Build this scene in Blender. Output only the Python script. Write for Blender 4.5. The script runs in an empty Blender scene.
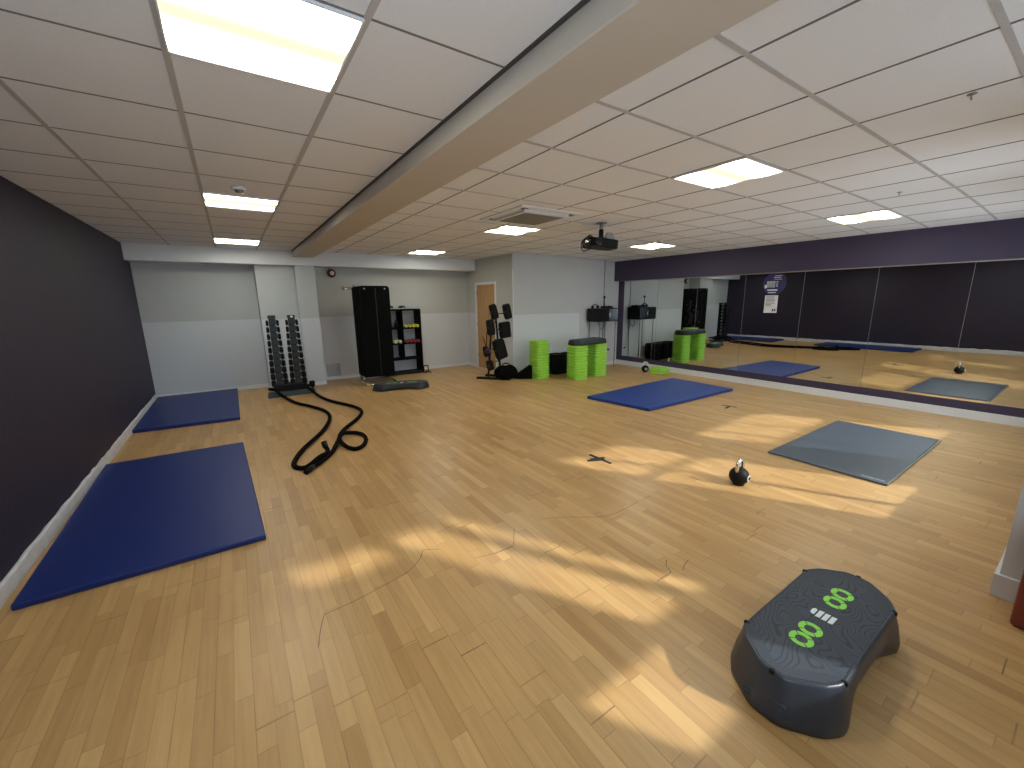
import bpy, bmesh, math, random
from mathutils import Vector, Matrix
random.seed(7)
scn = bpy.context.scene
C = scn.collection
PI = math.pi
ORD = ['topmost', 'second', 'third', 'fourth', 'fifth', 'sixth', 'seventh', 'eighth', 'ninth', 'tenth',
       'eleventh', 'twelfth', 'thirteenth', 'fourteenth']

# ------------------------------------------------------------------ materials
def lin(c):
    return tuple(((x / 255.0) / 12.92 if x / 255.0 <= 0.04045 else (((x / 255.0) + 0.055) / 1.055) ** 2.4) for x in c)

def new_mat(name):
    m = bpy.data.materials.new(name)
    m.use_nodes = True
    nt = m.node_tree
    b = nt.nodes['Principled BSDF']
    return m, nt, b

def N(nt, kind, **kw):
    n = nt.nodes.new(kind)
    for k, v in kw.items():
        if k == 'inp':
            for kk, vv in v.items():
                n.inputs[kk].default_value = vv
        else:
            setattr(n, k, v)
    return n

def L(nt, a, b):
    nt.links.new(a, b)

def mth(nt, op, a, b=None, c=None):
    n = nt.nodes.new('ShaderNodeMath')
    n.operation = op
    for i, v in enumerate((a, b, c)):
        if v is None:
            continue
        if isinstance(v, (int, float)):
            n.inputs[i].default_value = v
        else:
            nt.links.new(v, n.inputs[i])
    return n.outputs[0]

def mix(nt, fac, a, b, mode='MIX'):
    n = nt.nodes.new('ShaderNodeMix')
    n.data_type = 'RGBA'
    n.blend_type = mode
    for idx, v in ((0, fac), (6, a), (7, b)):
        if isinstance(v, (int, float)):
            n.inputs[idx].default_value = v
        elif isinstance(v, tuple):
            n.inputs[idx].default_value = (v[0], v[1], v[2], 1)
        else:
            nt.links.new(v, n.inputs[idx])
    return n.outputs[2]

def simple(name, rgb, rough=0.5, metal=0.0, bump=0.0, bscale=60.0, var=0.06, vscale=4.0, spec=0.5, coat=0.0):
    m, nt, b = new_mat(name)
    tc = N(nt, 'ShaderNodeTexCoord')
    no = N(nt, 'ShaderNodeTexNoise', inp={'Scale': vscale, 'Detail': 3.0})
    L(nt, tc.outputs['Object'], no.inputs['Vector'])
    c = lin(rgb)
    d = tuple(x * (1 - var * 2) for x in c)
    e = tuple(min(1, x * (1 + var * 2)) for x in c)
    L(nt, mix(nt, no.outputs['Fac'], d, e), b.inputs['Base Color'])
    b.inputs['Roughness'].default_value = rough
    b.inputs['Metallic'].default_value = metal
    b.inputs['Specular IOR Level'].default_value = spec
    if coat:
        b.inputs['Coat Weight'].default_value = coat
        b.inputs['Coat Roughness'].default_value = 0.2
    if bump:
        n2 = N(nt, 'ShaderNodeTexNoise', inp={'Scale': bscale, 'Detail': 4.0})
        L(nt, tc.outputs['Object'], n2.inputs['Vector'])
        bp = N(nt, 'ShaderNodeBump', inp={'Strength': bump, 'Distance': 0.01})
        L(nt, n2.outputs['Fac'], bp.inputs['Height'])
        L(nt, bp.outputs['Normal'], b.inputs['Normal'])
    return m

def floor_mat():
    m, nt, b = new_mat('maple_strip_floor')
    tc = N(nt, 'ShaderNodeTexCoord')
    sp = N(nt, 'ShaderNodeSeparateXYZ')
    L(nt, tc.outputs['Object'], sp.inputs[0])
    X, Y = sp.outputs[0], sp.outputs[1]
    W, LEN = 0.0667, 0.50
    cx = mth(nt, 'DIVIDE', mth(nt, 'ADD', X, 20.0), W)
    col = mth(nt, 'FLOOR', cx)
    fx = mth(nt, 'FRACT', cx)
    w1 = N(nt, 'ShaderNodeTexWhiteNoise', noise_dimensions='1D')
    L(nt, col, w1.inputs['W'])
    cy = mth(nt, 'ADD', mth(nt, 'DIVIDE', mth(nt, 'ADD', Y, 20.0), LEN), mth(nt, 'MULTIPLY', w1.outputs['Value'], 1.0))
    row = mth(nt, 'FLOOR', cy)
    fy = mth(nt, 'FRACT', cy)
    cb = N(nt, 'ShaderNodeCombineXYZ')
    L(nt, col, cb.inputs[0]); L(nt, row, cb.inputs[1])
    w2 = N(nt, 'ShaderNodeTexWhiteNoise', noise_dimensions='2D')
    L(nt, cb.outputs[0], w2.inputs['Vector'])
    ramp = N(nt, 'ShaderNodeValToRGB')
    L(nt, w2.outputs['Value'], ramp.inputs['Fac'])
    cr = ramp.color_ramp
    cr.elements[0].position = 0.0; cr.elements[0].color = (*lin((174, 135, 84)), 1)
    cr.elements[1].position = 1.0; cr.elements[1].color = (*lin((206, 169, 115)), 1)
    for p, c in ((0.06, (184, 146, 94)), (0.45, (190, 153, 101)), (0.85, (197, 159, 106))):
        e = cr.elements.new(p); e.color = (*lin(c), 1)
    # grain stretched along the strips
    mp = N(nt, 'ShaderNodeMapping')
    mp.inputs['Scale'].default_value = (28, 1.6, 1)
    L(nt, tc.outputs['Object'], mp.inputs['Vector'])
    off = N(nt, 'ShaderNodeVectorMath', operation='ADD')
    L(nt, mp.outputs[0], off.inputs[0])
    L(nt, w2.outputs['Color'], off.inputs[1])
    g = N(nt, 'ShaderNodeTexNoise', inp={'Scale': 1.6, 'Detail': 5.0, 'Roughness': 0.6})
    L(nt, off.outputs[0], g.inputs['Vector'])
    c1 = mix(nt, 0.24, ramp.outputs['Color'], g.outputs['Fac'], 'OVERLAY')
    # large soft wear
    wn = N(nt, 'ShaderNodeTexNoise', inp={'Scale': 0.9, 'Detail': 6.0})
    L(nt, tc.outputs['Object'], wn.inputs['Vector'])
    c2 = mix(nt, 0.20, c1, wn.outputs['Fac'], 'OVERLAY')
    # seams: fine between strips, darker on every third, end joints on some
    ex = mth(nt, 'MINIMUM', fx, mth(nt, 'SUBTRACT', 1.0, fx))
    sx = mth(nt, 'LESS_THAN', ex, 0.016)
    third = mth(nt, 'LESS_THAN', mth(nt, 'MODULO', col, 2.0), 0.5)
    bx = mth(nt, 'MULTIPLY', mth(nt, 'LESS_THAN', fx, 0.036), third)
    ey = mth(nt, 'MINIMUM', fy, mth(nt, 'SUBTRACT', 1.0, fy))
    sy = mth(nt, 'LESS_THAN', ey, 0.0035)
    # dark board ends: every long board pair
    cy2 = mth(nt, 'DIVIDE', mth(nt, 'ADD', Y, 20.0), 1.9)
    col2 = mth(nt, 'FLOOR', mth(nt, 'DIVIDE', cx, 2.0))
    w3 = N(nt, 'ShaderNodeTexWhiteNoise', noise_dimensions='1D')
    L(nt, mth(nt, 'ADD', col2, 51.3), w3.inputs['W'])
    fy2 = mth(nt, 'FRACT', mth(nt, 'ADD', cy2, w3.outputs['Value']))
    sy2 = mth(nt, 'LESS_THAN', fy2, 0.0032)
    breakup = N(nt, 'ShaderNodeTexNoise', inp={'Scale': 2.2, 'Detail': 2.0})
    L(nt, tc.outputs['Object'], breakup.inputs['Vector'])
    bk = mth(nt, 'MULTIPLY', mth(nt, 'SUBTRACT', breakup.outputs['Fac'], 0.28), 1.9)
    bk = mth(nt, 'MAXIMUM', mth(nt, 'MINIMUM', bk, 1.0), 0.0)
    light_seam = mth(nt, 'MAXIMUM', mth(nt, 'MULTIPLY', sx, 0.30), mth(nt, 'MULTIPLY', sy, 0.30))
    dark_seam = mth(nt, 'MULTIPLY', mth(nt, 'MAXIMUM', mth(nt, 'MULTIPLY', bx, 0.75), mth(nt, 'MULTIPLY', sy2, 0.95)), bk)
    seam = mth(nt, 'MAXIMUM', light_seam, dark_seam)
    c3 = mix(nt, seam, c2, lin((70, 48, 28)))
    L(nt, c3, b.inputs['Base Color'])
    r = mth(nt, 'ADD', mth(nt, 'MULTIPLY', g.outputs['Fac'], 0.12), 0.30)
    L(nt, r, b.inputs['Roughness'])
    b.inputs['Specular IOR Level'].default_value = 0.45
    bp = N(nt, 'ShaderNodeBump', inp={'Strength': 0.12, 'Distance': 0.002})
    L(nt, mth(nt, 'SUBTRACT', mth(nt, 'MULTIPLY', g.outputs['Fac'], 0.2), seam), bp.inputs['Height'])
    L(nt, bp.outputs['Normal'], b.inputs['Normal'])
    return m

def tile_mat():
    m, nt, b = new_mat('mineral_ceiling_tile')
    tc = N(nt, 'ShaderNodeTexCoord')
    n1 = N(nt, 'ShaderNodeTexNoise', inp={'Scale': 160.0, 'Detail': 3.0})
    L(nt, tc.outputs['Object'], n1.inputs['Vector'])
    n2 = N(nt, 'ShaderNodeTexNoise', inp={'Scale': 2.0, 'Detail': 2.0})
    L(nt, tc.outputs['Object'], n2.inputs['Vector'])
    c = mix(nt, n1.outputs['Fac'], lin((222, 226, 232)), lin((244, 247, 252)))
    c = mix(nt, mth(nt, 'MULTIPLY', n2.outputs['Fac'], 0.3), c, lin((232, 228, 226)))
    L(nt, c, b.inputs['Base Color'])
    b.inputs['Roughness'].default_value = 0.95
    bp = N(nt, 'ShaderNodeBump', inp={'Strength': 0.35, 'Distance': 0.004})
    L(nt, n1.outputs['Fac'], bp.inputs['Height'])
    L(nt, bp.outputs['Normal'], b.inputs['Normal'])
    return m

def two_tone_mat(name, up, low, split=1.31, xmax=None):
    m, nt, b = new_mat(name)
    tc = N(nt, 'ShaderNodeTexCoord')
    sp = N(nt, 'ShaderNodeSeparateXYZ')
    L(nt, tc.outputs['Object'], sp.inputs[0])
    n = N(nt, 'ShaderNodeTexNoise', inp={'Scale': 3.0, 'Detail': 4.0})
    L(nt, tc.outputs['Object'], n.inputs['Vector'])
    f = mth(nt, 'LESS_THAN', sp.outputs[2], split)
    if xmax is not None:
        f = mth(nt, 'MULTIPLY', f, mth(nt, 'LESS_THAN', sp.outputs[0], xmax))
    u = mix(nt, n.outputs['Fac'], tuple(x * .95 for x in lin(up)), tuple(x * 1.04 for x in lin(up)))
    c = mix(nt, f, u, lin(low))
    L(nt, c, b.inputs['Base Color'])
    b.inputs['Roughness'].default_value = 0.7
    n3 = N(nt, 'ShaderNodeTexNoise', inp={'Scale': 90.0, 'Detail': 3.0})
    L(nt, tc.outputs['Object'], n3.inputs['Vector'])
    bp = N(nt, 'ShaderNodeBump', inp={'Strength': 0.12, 'Distance': 0.004})
    L(nt, n3.outputs['Fac'], bp.inputs['Height'])
    L(nt, bp.outputs['Normal'], b.inputs['Normal'])
    return m

def wood_door_mat():
    m, nt, b = new_mat('oak_veneer')
    tc = N(nt, 'ShaderNodeTexCoord')
    mp = N(nt, 'ShaderNodeMapping')
    mp.inputs['Scale'].default_value = (14, 14, 1.0)
    L(nt, tc.outputs['Object'], mp.inputs['Vector'])
    n = N(nt, 'ShaderNodeTexNoise', inp={'Scale': 1.5, 'Detail': 5.0})
    L(nt, mp.outputs[0], n.inputs['Vector'])
    L(nt, mix(nt, n.outputs['Fac'], lin((150, 110, 66)), lin((206, 166, 112))), b.inputs['Base Color'])
    b.inputs['Roughness'].default_value = 0.45
    return m

def panel_light_mat():
    m, nt, b = new_mat('lit_prismatic_diffuser')
    tc = N(nt, 'ShaderNodeTexCoord')
    sp = N(nt, 'ShaderNodeSeparateXYZ')
    L(nt, tc.outputs['Object'], sp.inputs[0])
    # two tube banks along X with a warmer, dimmer stripe between and at the rims
    v = mth(nt, 'ABSOLUTE', sp.outputs[1])
    f = mth(nt, 'SUBTRACT', 1.0, mth(nt, 'MULTIPLY', mth(nt, 'ABSOLUTE', mth(nt, 'SUBTRACT', v, 0.17)), 6.2))
    f = mth(nt, 'MAXIMUM', mth(nt, 'MINIMUM', f, 1.0), 0.0)
    f = mth(nt, 'POWER', f, 3.0)
    c = mix(nt, f, (1.0, 0.93, 0.60), (0.93, 0.97, 1.0))
    s = mth(nt, 'ADD', mth(nt, 'MULTIPLY', f, LIGHT_E), 0.86)
    b.inputs['Base Color'].default_value = (0.8, 0.8, 0.78, 1)
    L(nt, c, b.inputs['Emission Color'])
    L(nt, s, b.inputs['Emission Strength'])
    return m

def deck_mat():
    m, nt, b = new_mat('deck_rubber_top')
    tc = N(nt, 'ShaderNodeTexCoord')
    sp = N(nt, 'ShaderNodeSeparateXYZ')
    L(nt, tc.outputs['Object'], sp.inputs[0])
    # contour line grooves
    n = N(nt, 'ShaderNodeTexNoise', inp={'Scale': 5.5, 'Detail': 0.6, 'Roughness': 0.3, 'Distortion': 0.3})
    L(nt, tc.outputs['Object'], n.inputs['Vector'])
    k = mth(nt, 'FRACT', mth(nt, 'MULTIPLY', n.outputs['Fac'], 20.0))
    g = mth(nt, 'LESS_THAN', mth(nt, 'ABSOLUTE', mth(nt, 'SUBTRACT', k, 0.5)), 0.13)
    # straight ribbing towards both ends and rims
    rx = mth(nt, 'FRACT', mth(nt, 'MULTIPLY', sp.outputs[1], 160.0))
    rb = mth(nt, 'LESS_THAN', rx, 0.4)
    ax = mth(nt, 'ADD', mth(nt, 'ABSOLUTE', sp.outputs[0]), mth(nt, 'ABSOLUTE', mth(nt, 'MULTIPLY', sp.outputs[1], 0.9)))
    rim = mth(nt, 'GREATER_THAN', ax, 0.43)
    gg = mth(nt, 'ADD', mth(nt, 'MULTIPLY', rb, rim), mth(nt, 'MULTIPLY', g, mth(nt, 'SUBTRACT', 1.0, rim)))
    c = mix(nt, gg, lin((62, 70, 82)), lin((44, 50, 59)))
    L(nt, c, b.inputs['Base Color'])
    b.inputs['Roughness'].default_value = 0.62
    bp = N(nt, 'ShaderNodeBump', inp={'Strength': 0.6, 'Distance': 0.002})
    bp.invert = True
    L(nt, gg, bp.inputs['Height'])
    L(nt, bp.outputs['Normal'], b.inputs['Normal'])
    return m

def mirror_mat():
    m, nt, b = new_mat('mirror_glass')
    b.inputs['Base Color'].default_value = (0.70, 0.74, 0.74, 1)
    b.inputs['Metallic'].default_value = 1.0
    b.inputs['Roughness'].default_value = 0.0
    return m

LIGHT_E = 56.0
M = dict(
    floor=floor_mat(), tile=tile_mat(), diffuser=panel_light_mat(), deck_top=deck_mat(), mirror=mirror_mat(),
    oak=wood_door_mat(),
    tee=simple('ceiling_tee_paint', (186, 184, 184), 0.6),
    beam=simple('beam_paint', (196, 188, 176), 0.75, bump=0.08, bscale=40, var=0.03, vscale=1.5),
    purple=simple('dark_purple_paint', (38, 30, 50), 0.62, bump=0.25, bscale=50, var=0.05),
    fascia=simple('plum_fascia_paint', (62, 54, 80), 0.55, bump=0.1, bscale=50, var=0.05),
    wall_two=two_tone_mat('two_tone_wall', (188, 189, 184), (208, 210, 214)),
    wall_grey=two_tone_mat('two_tone_wall_cool', (182, 187, 190), (200, 206, 214)),
    wall_stub=two_tone_mat('two_tone_wall_right', (196, 200, 204), (212, 218, 224), 1.29, 6.62),
    white=simple('white_gloss_paint', (224, 226, 230), 0.4, var=0.03),
    white_wall=simple('white_wall_paint', (214, 218, 222), 0.6, var=0.02),
    dirty_white=simple('scuffed_white_paint', (206, 206, 210), 0.5, var=0.10, vscale=12),
    blue=simple('blue_vinyl', (10, 38, 112), 0.42, bump=0.10, bscale=140, var=0.05),
    blue_dark=simple('dark_blue_vinyl', (8, 24, 74), 0.5, bump=0.1, bscale=140, var=0.05),
    blue_mid=simple('bright_blue_vinyl', (20, 60, 142), 0.42, bump=0.10, bscale=140, var=0.05),
    rubber_mat=simple('grey_rubber_mat', (64, 76, 92), 0.36, bump=0.12, bscale=220, var=0.05, spec=0.6),
    black=simple('black_rubber', (7, 8, 9), 0.6, spec=0.25, bump=0.05, bscale=90),
    vinyl_black=simple('black_mat_foam', (5, 7, 7), 0.8, spec=0.12, bump=0.12, bscale=60),
    black_metal=simple('black_powder_coat', (8, 10, 11), 0.5, 0.0, spec=0.3),
    gun=simple('grey_plate_steel', (46, 53, 56), 0.45, 0.4),
    charcoal=simple('charcoal_plastic', (48, 56, 68), 0.33, bump=0.10, bscale=260, var=0.04),
    darkdeck=simple('dark_deck_plastic', (36, 44, 47), 0.5, bump=0.1, bscale=200),
    chrome=simple('chrome', (205, 205, 208), 0.22, 1.0, var=0.02),
    steel=simple('brushed_steel', (150, 152, 154), 0.35, 0.9),
    lime=simple('lime_plastic', (168, 226, 84), 0.42, var=0.04),
    lime_dark=simple('lime_plastic_shade', (96, 170, 30), 0.5, var=0.04),
    ring=simple('lime_print', (146, 226, 84), 0.5, var=0.02),
    white_print=simple('white_print', (226, 238, 240), 0.5, var=0.01),
    nylon=simple('black_nylon_rope', (6, 5, 6), 0.9, spec=0.12, bump=0.5, bscale=70),
    bag=simple('black_nylon_bag', (5, 6, 6), 0.9, spec=0.12, bump=0.4, bscale=14),
    yellow=simple('yellow_neoprene', (214, 212, 60), 0.5),
    cream=simple('cream_neoprene', (214, 210, 176), 0.5),
    red=simple('red_neoprene', (150, 32, 38), 0.5),
    bell_red=simple('bell_red', (92, 20, 26), 0.35),
    brown_red=simple('oxblood_leather', (122, 50, 40), 0.45, bump=0.2, bscale=30, var=0.12),
    tape=simple('black_tape', (30, 26, 24), 0.6),
    scuff=simple('dark_scuff', (84, 60, 38), 0.7),
    decal=simple('violet_decal', (44, 42, 96), 0.5, var=0.12, vscale=10),
    paper=simple('white_paper', (222, 222, 224), 0.7, var=0.02),
    ink=simple('black_ink', (30, 30, 34), 0.7),
    grey_ink=simple('grey_ink', (120, 122, 128), 0.7),
    grille=simple('grey_intake_grille', (128, 126, 118), 0.7, bump=0.7, bscale=160),
    tile_gap=simple('tile_edge_shadow_gap', (120, 116, 114), 0.8),
    slot=simple('dark_slot', (70, 68, 64), 0.7),
    pink=simple('magenta_rubber', (74, 26, 62), 0.5),
    glassy=simple('smoked_glass', (16, 22, 24), 0.12),
)

# ------------------------------------------------------------------ mesh builder
class MB:
    def __init__(self):
        self.bm = bmesh.new()
    def _x(self, vs, M4):
        if M4 is not None:
            bmesh.ops.transform(self.bm, matrix=M4, verts=vs)
        return vs
    def box(self, x0, x1, y0, y1, z0, z1, bev=0.0, M4=None, mi=0):
        r = bmesh.ops.create_cube(self.bm, size=1.0)
        vs = r['verts']
        for v in vs:
            v.co = Vector(((x0 + x1) / 2 + v.co.x * (x1 - x0), (y0 + y1) / 2 + v.co.y * (y1 - y0), (z0 + z1) / 2 + v.co.z * (z1 - z0)))
        fs = set(f for v in vs for f in v.link_faces)
        if bev > 0:
            es = list(set(e for v in vs for e in v.link_edges))
            rr = bmesh.ops.bevel(self.bm, geom=es, offset=bev, segments=2, profile=0.5, affect='EDGES')
            vs = list(set(v for f in rr['faces'] for v in f.verts))
            allv = set(vs)
            st = list(vs)
            while st:
                v = st.pop()
                for e in v.link_edges:
                    o = e.other_vert(v)
                    if o not in allv:
                        allv.add(o); st.append(o)
            vs = list(allv)
        if mi:
            for f in set(f for v in vs for f in v.link_faces):
                f.material_index = mi
        self._x(vs, M4)
        return self
    def prism(self, pts, z0, z1, M4=None, top=None, bev=0.0, mi=0, smooth=False):
        """pts: outline in XY; top: optional outline at z1"""
        top = top or pts
        a = [self.bm.verts.new((p[0], p[1], z0)) for p in pts]
        b = [self.bm.verts.new((p[0], p[1], z1)) for p in top]
        n = len(pts)
        fs = [self.bm.faces.new(list(reversed(a))), self.bm.faces.new(b)]
        for i in range(n):
            f = self.bm.faces.new((a[i], a[(i + 1) % n], b[(i + 1) % n], b[i]))
            f.smooth = smooth
            fs.append(f)
        vs = a + b
        if bev > 0:
            es = list(fs[0].edges) + list(fs[1].edges)
            rr = bmesh.ops.bevel(self.bm, geom=es, offset=bev, segments=2, profile=0.5, affect='EDGES')
            st = [v for v in vs if v.is_valid] + [v for f in rr['faces'] for v in f.verts]
            allv = set(st)
            while st:
                v = st.pop()
                for e in v.link_edges:
                    o = e.other_vert(v)
                    if o not in allv:
                        allv.add(o); st.append(o)
            vs = list(allv)
        if mi:
            for f in set(f for v in vs for f in v.link_faces):
                f.material_index = mi
        self._x(vs, M4)
        return self
    def loft(self, rings, caps=True, smooth=True, M4=None, mi=0):
        vr = [[self.bm.verts.new(p) for p in r] for r in rings]
        n = len(rings[0])
        for i in range(len(vr) - 1):
            for j in range(n):
                f = self.bm.faces.new((vr[i][j], vr[i][(j + 1) % n], vr[i + 1][(j + 1) % n], vr[i + 1][j]))
                f.smooth = smooth; f.material_index = mi
        if caps:
            f = self.bm.faces.new(list(reversed(vr[0]))); f.material_index = mi
            f = self.bm.faces.new(vr[-1]); f.material_index = mi
        self._x([v for r in vr for v in r], M4)
        return self
    def lathe(self, prof, seg=20, M4=None, smooth=True, mi=0):
        rings = []
        for r, z in prof:
            r = max(r, 1e-4)
            rings.append([(r * math.cos(2 * PI * k / seg), r * math.sin(2 * PI * k / seg), z) for k in range(seg)])
        return self.loft(rings, True, smooth, M4, mi)
    def cyl(self, p0, p1, r, seg=12, r1=None, smooth=True, mi=0):
        p0 = Vector(p0); p1 = Vector(p1)
        d = p1 - p0
        q = Vector((0, 0, 1)).rotation_difference(d.normalized()).to_matrix().to_4x4()
        M4 = Matrix.Translation(p0) @ q
        r1 = r if r1 is None else r1
        return self.lathe([(r, 0), (r1, d.length)], seg, M4, smooth, mi)
    def tube(self, pts, r, seg=8, mi=0):
        pts = [Vector(p) for p in pts]
        rings = []
        up = Vector((0, 0, 1))
        prev = None
        for i, p in enumerate(pts):
            t = (pts[min(i + 1, len(pts) - 1)] - pts[max(i - 1, 0)]).normalized()
            if prev is None:
                a = up if abs(t.z) < 0.9 else Vector((1, 0, 0))
                n = t.cross(a).normalized()
            else:
                n = (prev - t * prev.dot(t)).normalized()
            prev = n
            b = t.cross(n)
            rings.append([tuple(p + (n * math.cos(2 * PI * k / seg) + b * math.sin(2 * PI * k / seg)) * r) for k in range(seg)])
        return self.loft(rings, True, True, None, mi)
    def build(self, name, mat, parent=None, loc=(0, 0, 0), rz=0):
        bmesh.ops.recalc_face_normals(self.bm, faces=self.bm.faces)
        me = bpy.data.meshes.new(name)
        self.bm.to_mesh(me)
        self.bm.free()
        for mm in (mat if isinstance(mat, (list, tuple)) else [mat]):
            me.materials.append(mm)
        o = bpy.data.objects.new(name, me)
        C.objects.link(o)
        o.location = loc
        o.rotation_euler = (0, 0, rz)
        if parent is not None:
            o.parent = parent
        return o

def catmull(pts, n=6):
    pts = [Vector(p) for p in pts]
    out = []
    for i in range(len(pts) - 1):
        p0 = pts[max(i - 1, 0)]; p1 = pts[i]; p2 = pts[i + 1]; p3 = pts[min(i + 2, len(pts) - 1)]
        for k in range(n):
            t = k / n
            out.append(0.5 * ((2 * p1) + (-p0 + p2) * t + (2 * p0 - 5 * p1 + 4 * p2 - p3) * t * t + (-p0 + 3 * p1 - 3 * p2 + p3) * t ** 3))
    out.append(pts[-1])
    return out

def rrect(hx, hy, r, seg=4):
    out = []
    for cx, cy, a0 in ((hx - r, hy - r, 0), (-hx + r, hy - r, 90), (-hx + r, -hy + r, 180), (hx - r, -hy + r, 270)):
        for k in range(seg + 1):
            a = math.radians(a0 + 90 * k / seg)
            out.append((cx + r * math.cos(a), cy + r * math.sin(a)))
    return out

def tag(o, label=None, cat=None, group=None, kind=None):
    if label: o['label'] = label
    if cat: o['category'] = cat
    if group: o['group'] = group
    if kind: o['kind'] = kind
    return o

def thing(name, label, cat, loc=(0, 0, 0), rz=0, group=None):
    o = bpy.data.objects.new(name, None)
    o.empty_display_size = 0.1
    C.objects.link(o)
    o.location = loc
    o.rotation_euler = (0, 0, rz)
    return tag(o, label, cat, group)

def struct(o):
    o['kind'] = 'structure'
    return o

def copy_tree(o, parent=None):
    c = o.copy()
    C.objects.link(c)
    if parent is not None:
        c.parent = parent
    for ch in list(o.children):
        copy_tree(ch, c)
    return c

T = Matrix.Translation
def R(a, ax): return Matrix.Rotation(math.radians(a), 4, ax)

# ------------------------------------------------------------------ room
XL, XM, XD = -1.254, 7.815, 4.858
YB, YW = 9.114, 7.10
H = 2.532
def CZ(x):   # the suspended ceiling sags a little towards the bulkhead
    return H - (0.078 * ((x - 3.0) / 4.65) ** 3 if x > 3.0 else 0.0)

o = MB().box(XL - 0.3, 16.2 * 0 + XM + 0.3, -0.6, 9.9, -0.1, 0.0).build('floor', M['floor']); struct(o)

# ceiling: left field and right field (gently sagging)
YE = 9.2
def ceil_field(x0, x1, name):
    mb = MB(); bm = mb.bm
    n = max(2, int((x1 - x0) / 0.3))
    lo, hi = [], []
    for i in range(n + 1):
        x = x0 + (x1 - x0) * i / n
        lo.append((bm.verts.new((x, -0.6, CZ(x))), bm.verts.new((x, YE, CZ(x)))))
        hi.append((bm.verts.new((x, -0.6, CZ(x) + 0.05)), bm.verts.new((x, YE, CZ(x) + 0.05))))
    for i in range(n):
        bm.faces.new((lo[i][0], lo[i][1], lo[i + 1][1], lo[i + 1][0]))
        bm.faces.new((hi[i][0], hi[i + 1][0], hi[i + 1][1], hi[i][1]))
        bm.faces.new((lo[i][0], lo[i + 1][0], hi[i + 1][0], hi[i][0]))
        bm.faces.new((lo[i][1], hi[i][1], hi[i + 1][1], lo[i + 1][1]))
    bm.faces.new((lo[0][0], hi[0][0], hi[0][1], lo[0][1]))
    bm.faces.new((lo[-1][0], lo[-1][1], hi[-1][1], hi[-1][0]))
    return struct(mb.build(name, M['tile']))
ceil_field(XL, 1.06, 'ceiling')
ceil_field(1.40, XM, 'ceiling')

PY = 0.59
YL = [2.155 + PY * k for k in range(-4, 13)]
XGL = [-0.680, -0.080, 0.498]
XGR = [1.788 + 0.6 * k for k in range(0, 10)]
mb = MB()
for x in XGL:
    mb.box(x - 0.012, x + 0.012, -0.34, 8.66, H - 0.004, H + 0.001)
struct(mb.build('trim_14', M['tee']))
mb = MB()
for y in YL:
    if y < 8.6:
        mb.box(XL, 1.06, y - 0.005, y + 0.005, H - 0.002, H + 0.001)
struct(mb.build('trim_1', M['tile_gap']))
mb = MB()
for x in XGR:
    mb.box(x - 0.005, x + 0.005, -0.34, 8.66 if x < XD else 7.0, CZ(x) - 0.003, CZ(x) + 0.002)
struct(mb.build('trim_15', M['tile_gap']))
mb = MB()
for y in YL:
    if y > 8.6: continue
    xe = 7.66 if y < 6.95 else XD
    x = 1.40
    while x < xe - 1e-3:
        x2 = min(x + 0.3, xe)
        for (a, b_) in ((x, x2),):
            m4 = T((a, y, CZ(a))) @ Matrix.Rotation(-math.atan2(CZ(b_) - CZ(a), b_ - a), 4, 'Y')
            mb.box(0, (b_ - a) * 1.002, -0.011, 0.011, -0.004, 0.002, M4=m4)
        x = x2
struct(mb.build('trim_2', M['tee']))

# ceiling beam and a dark strip coloured as the shadow of the gap beside it
o = MB().box(1.06, 1.40, -0.6, 8.70, 2.426, 2.60, bev=0.006).build('trim_3', M['beam']); struct(o)
o = MB().box(1.042, 1.060, -0.6, 8.66, H - 0.006, H + 0.002).build('trim_4', M['slot']); struct(o)

# left wall with ragged-edged skirting
struct(MB().box(XL - 0.2, XL, -0.6, 9.9, 0, 2.62).build('wall_left', M['purple']))
mb = MB(); bm = mb.bm
ys = [-0.35 + 0.11 * i for i in range(87)]
rg = []
for y in ys:
    h = 0.105 + random.uniform(-0.008, 0.010)
    rg.append([(XL - 0.002, y, 0), (XL + 0.018, y, 0), (XL + 0.018, y, h - 0.012), (XL + 0.010, y, h), (XL - 0.002, y, h)])
mb.loft(rg, smooth=False)
struct(mb.build('baseboard_left', M['dirty_white']))

# back wall
struct(MB().box(XL, 5.2, YB, YB + 0.2, 0, 2.62).build('wall_back', M['wall_two']))
struct(MB().box(XL, 0.43, YB - 0.012, YB, 0.0, 2.30).build('trim_5', M['wall_grey']))       # cooler recess lining
struct(MB().box(XL, XD, 8.66, YB, 2.28, 2.62).build('trim_6', M['white_wall']))               # header
struct(MB().box(0.435, 1.068, 8.80, YB, 0, 2.28).build('trim_7', M['wall_grey']))             # boxed panel
struct(MB().box(1.068, 1.405, 8.70, YB, 0, 2.28).build('trim_8', M['wall_grey']))             # pier
mb = MB()
mb.box(XL, 0.435, YB - 0.024, YB - 0.010, 0, 0.07)
mb.box(0.435, 1.068, 8.788, 8.80, 0, 0.07)
mb.box(1.068, 1.405, 8.688, 8.70, 0, 0.06)
mb.box(1.405, XD, YB - 0.014, YB, 0, 0.055)
struct(mb.build('baseboard_back', M['white']))

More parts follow.
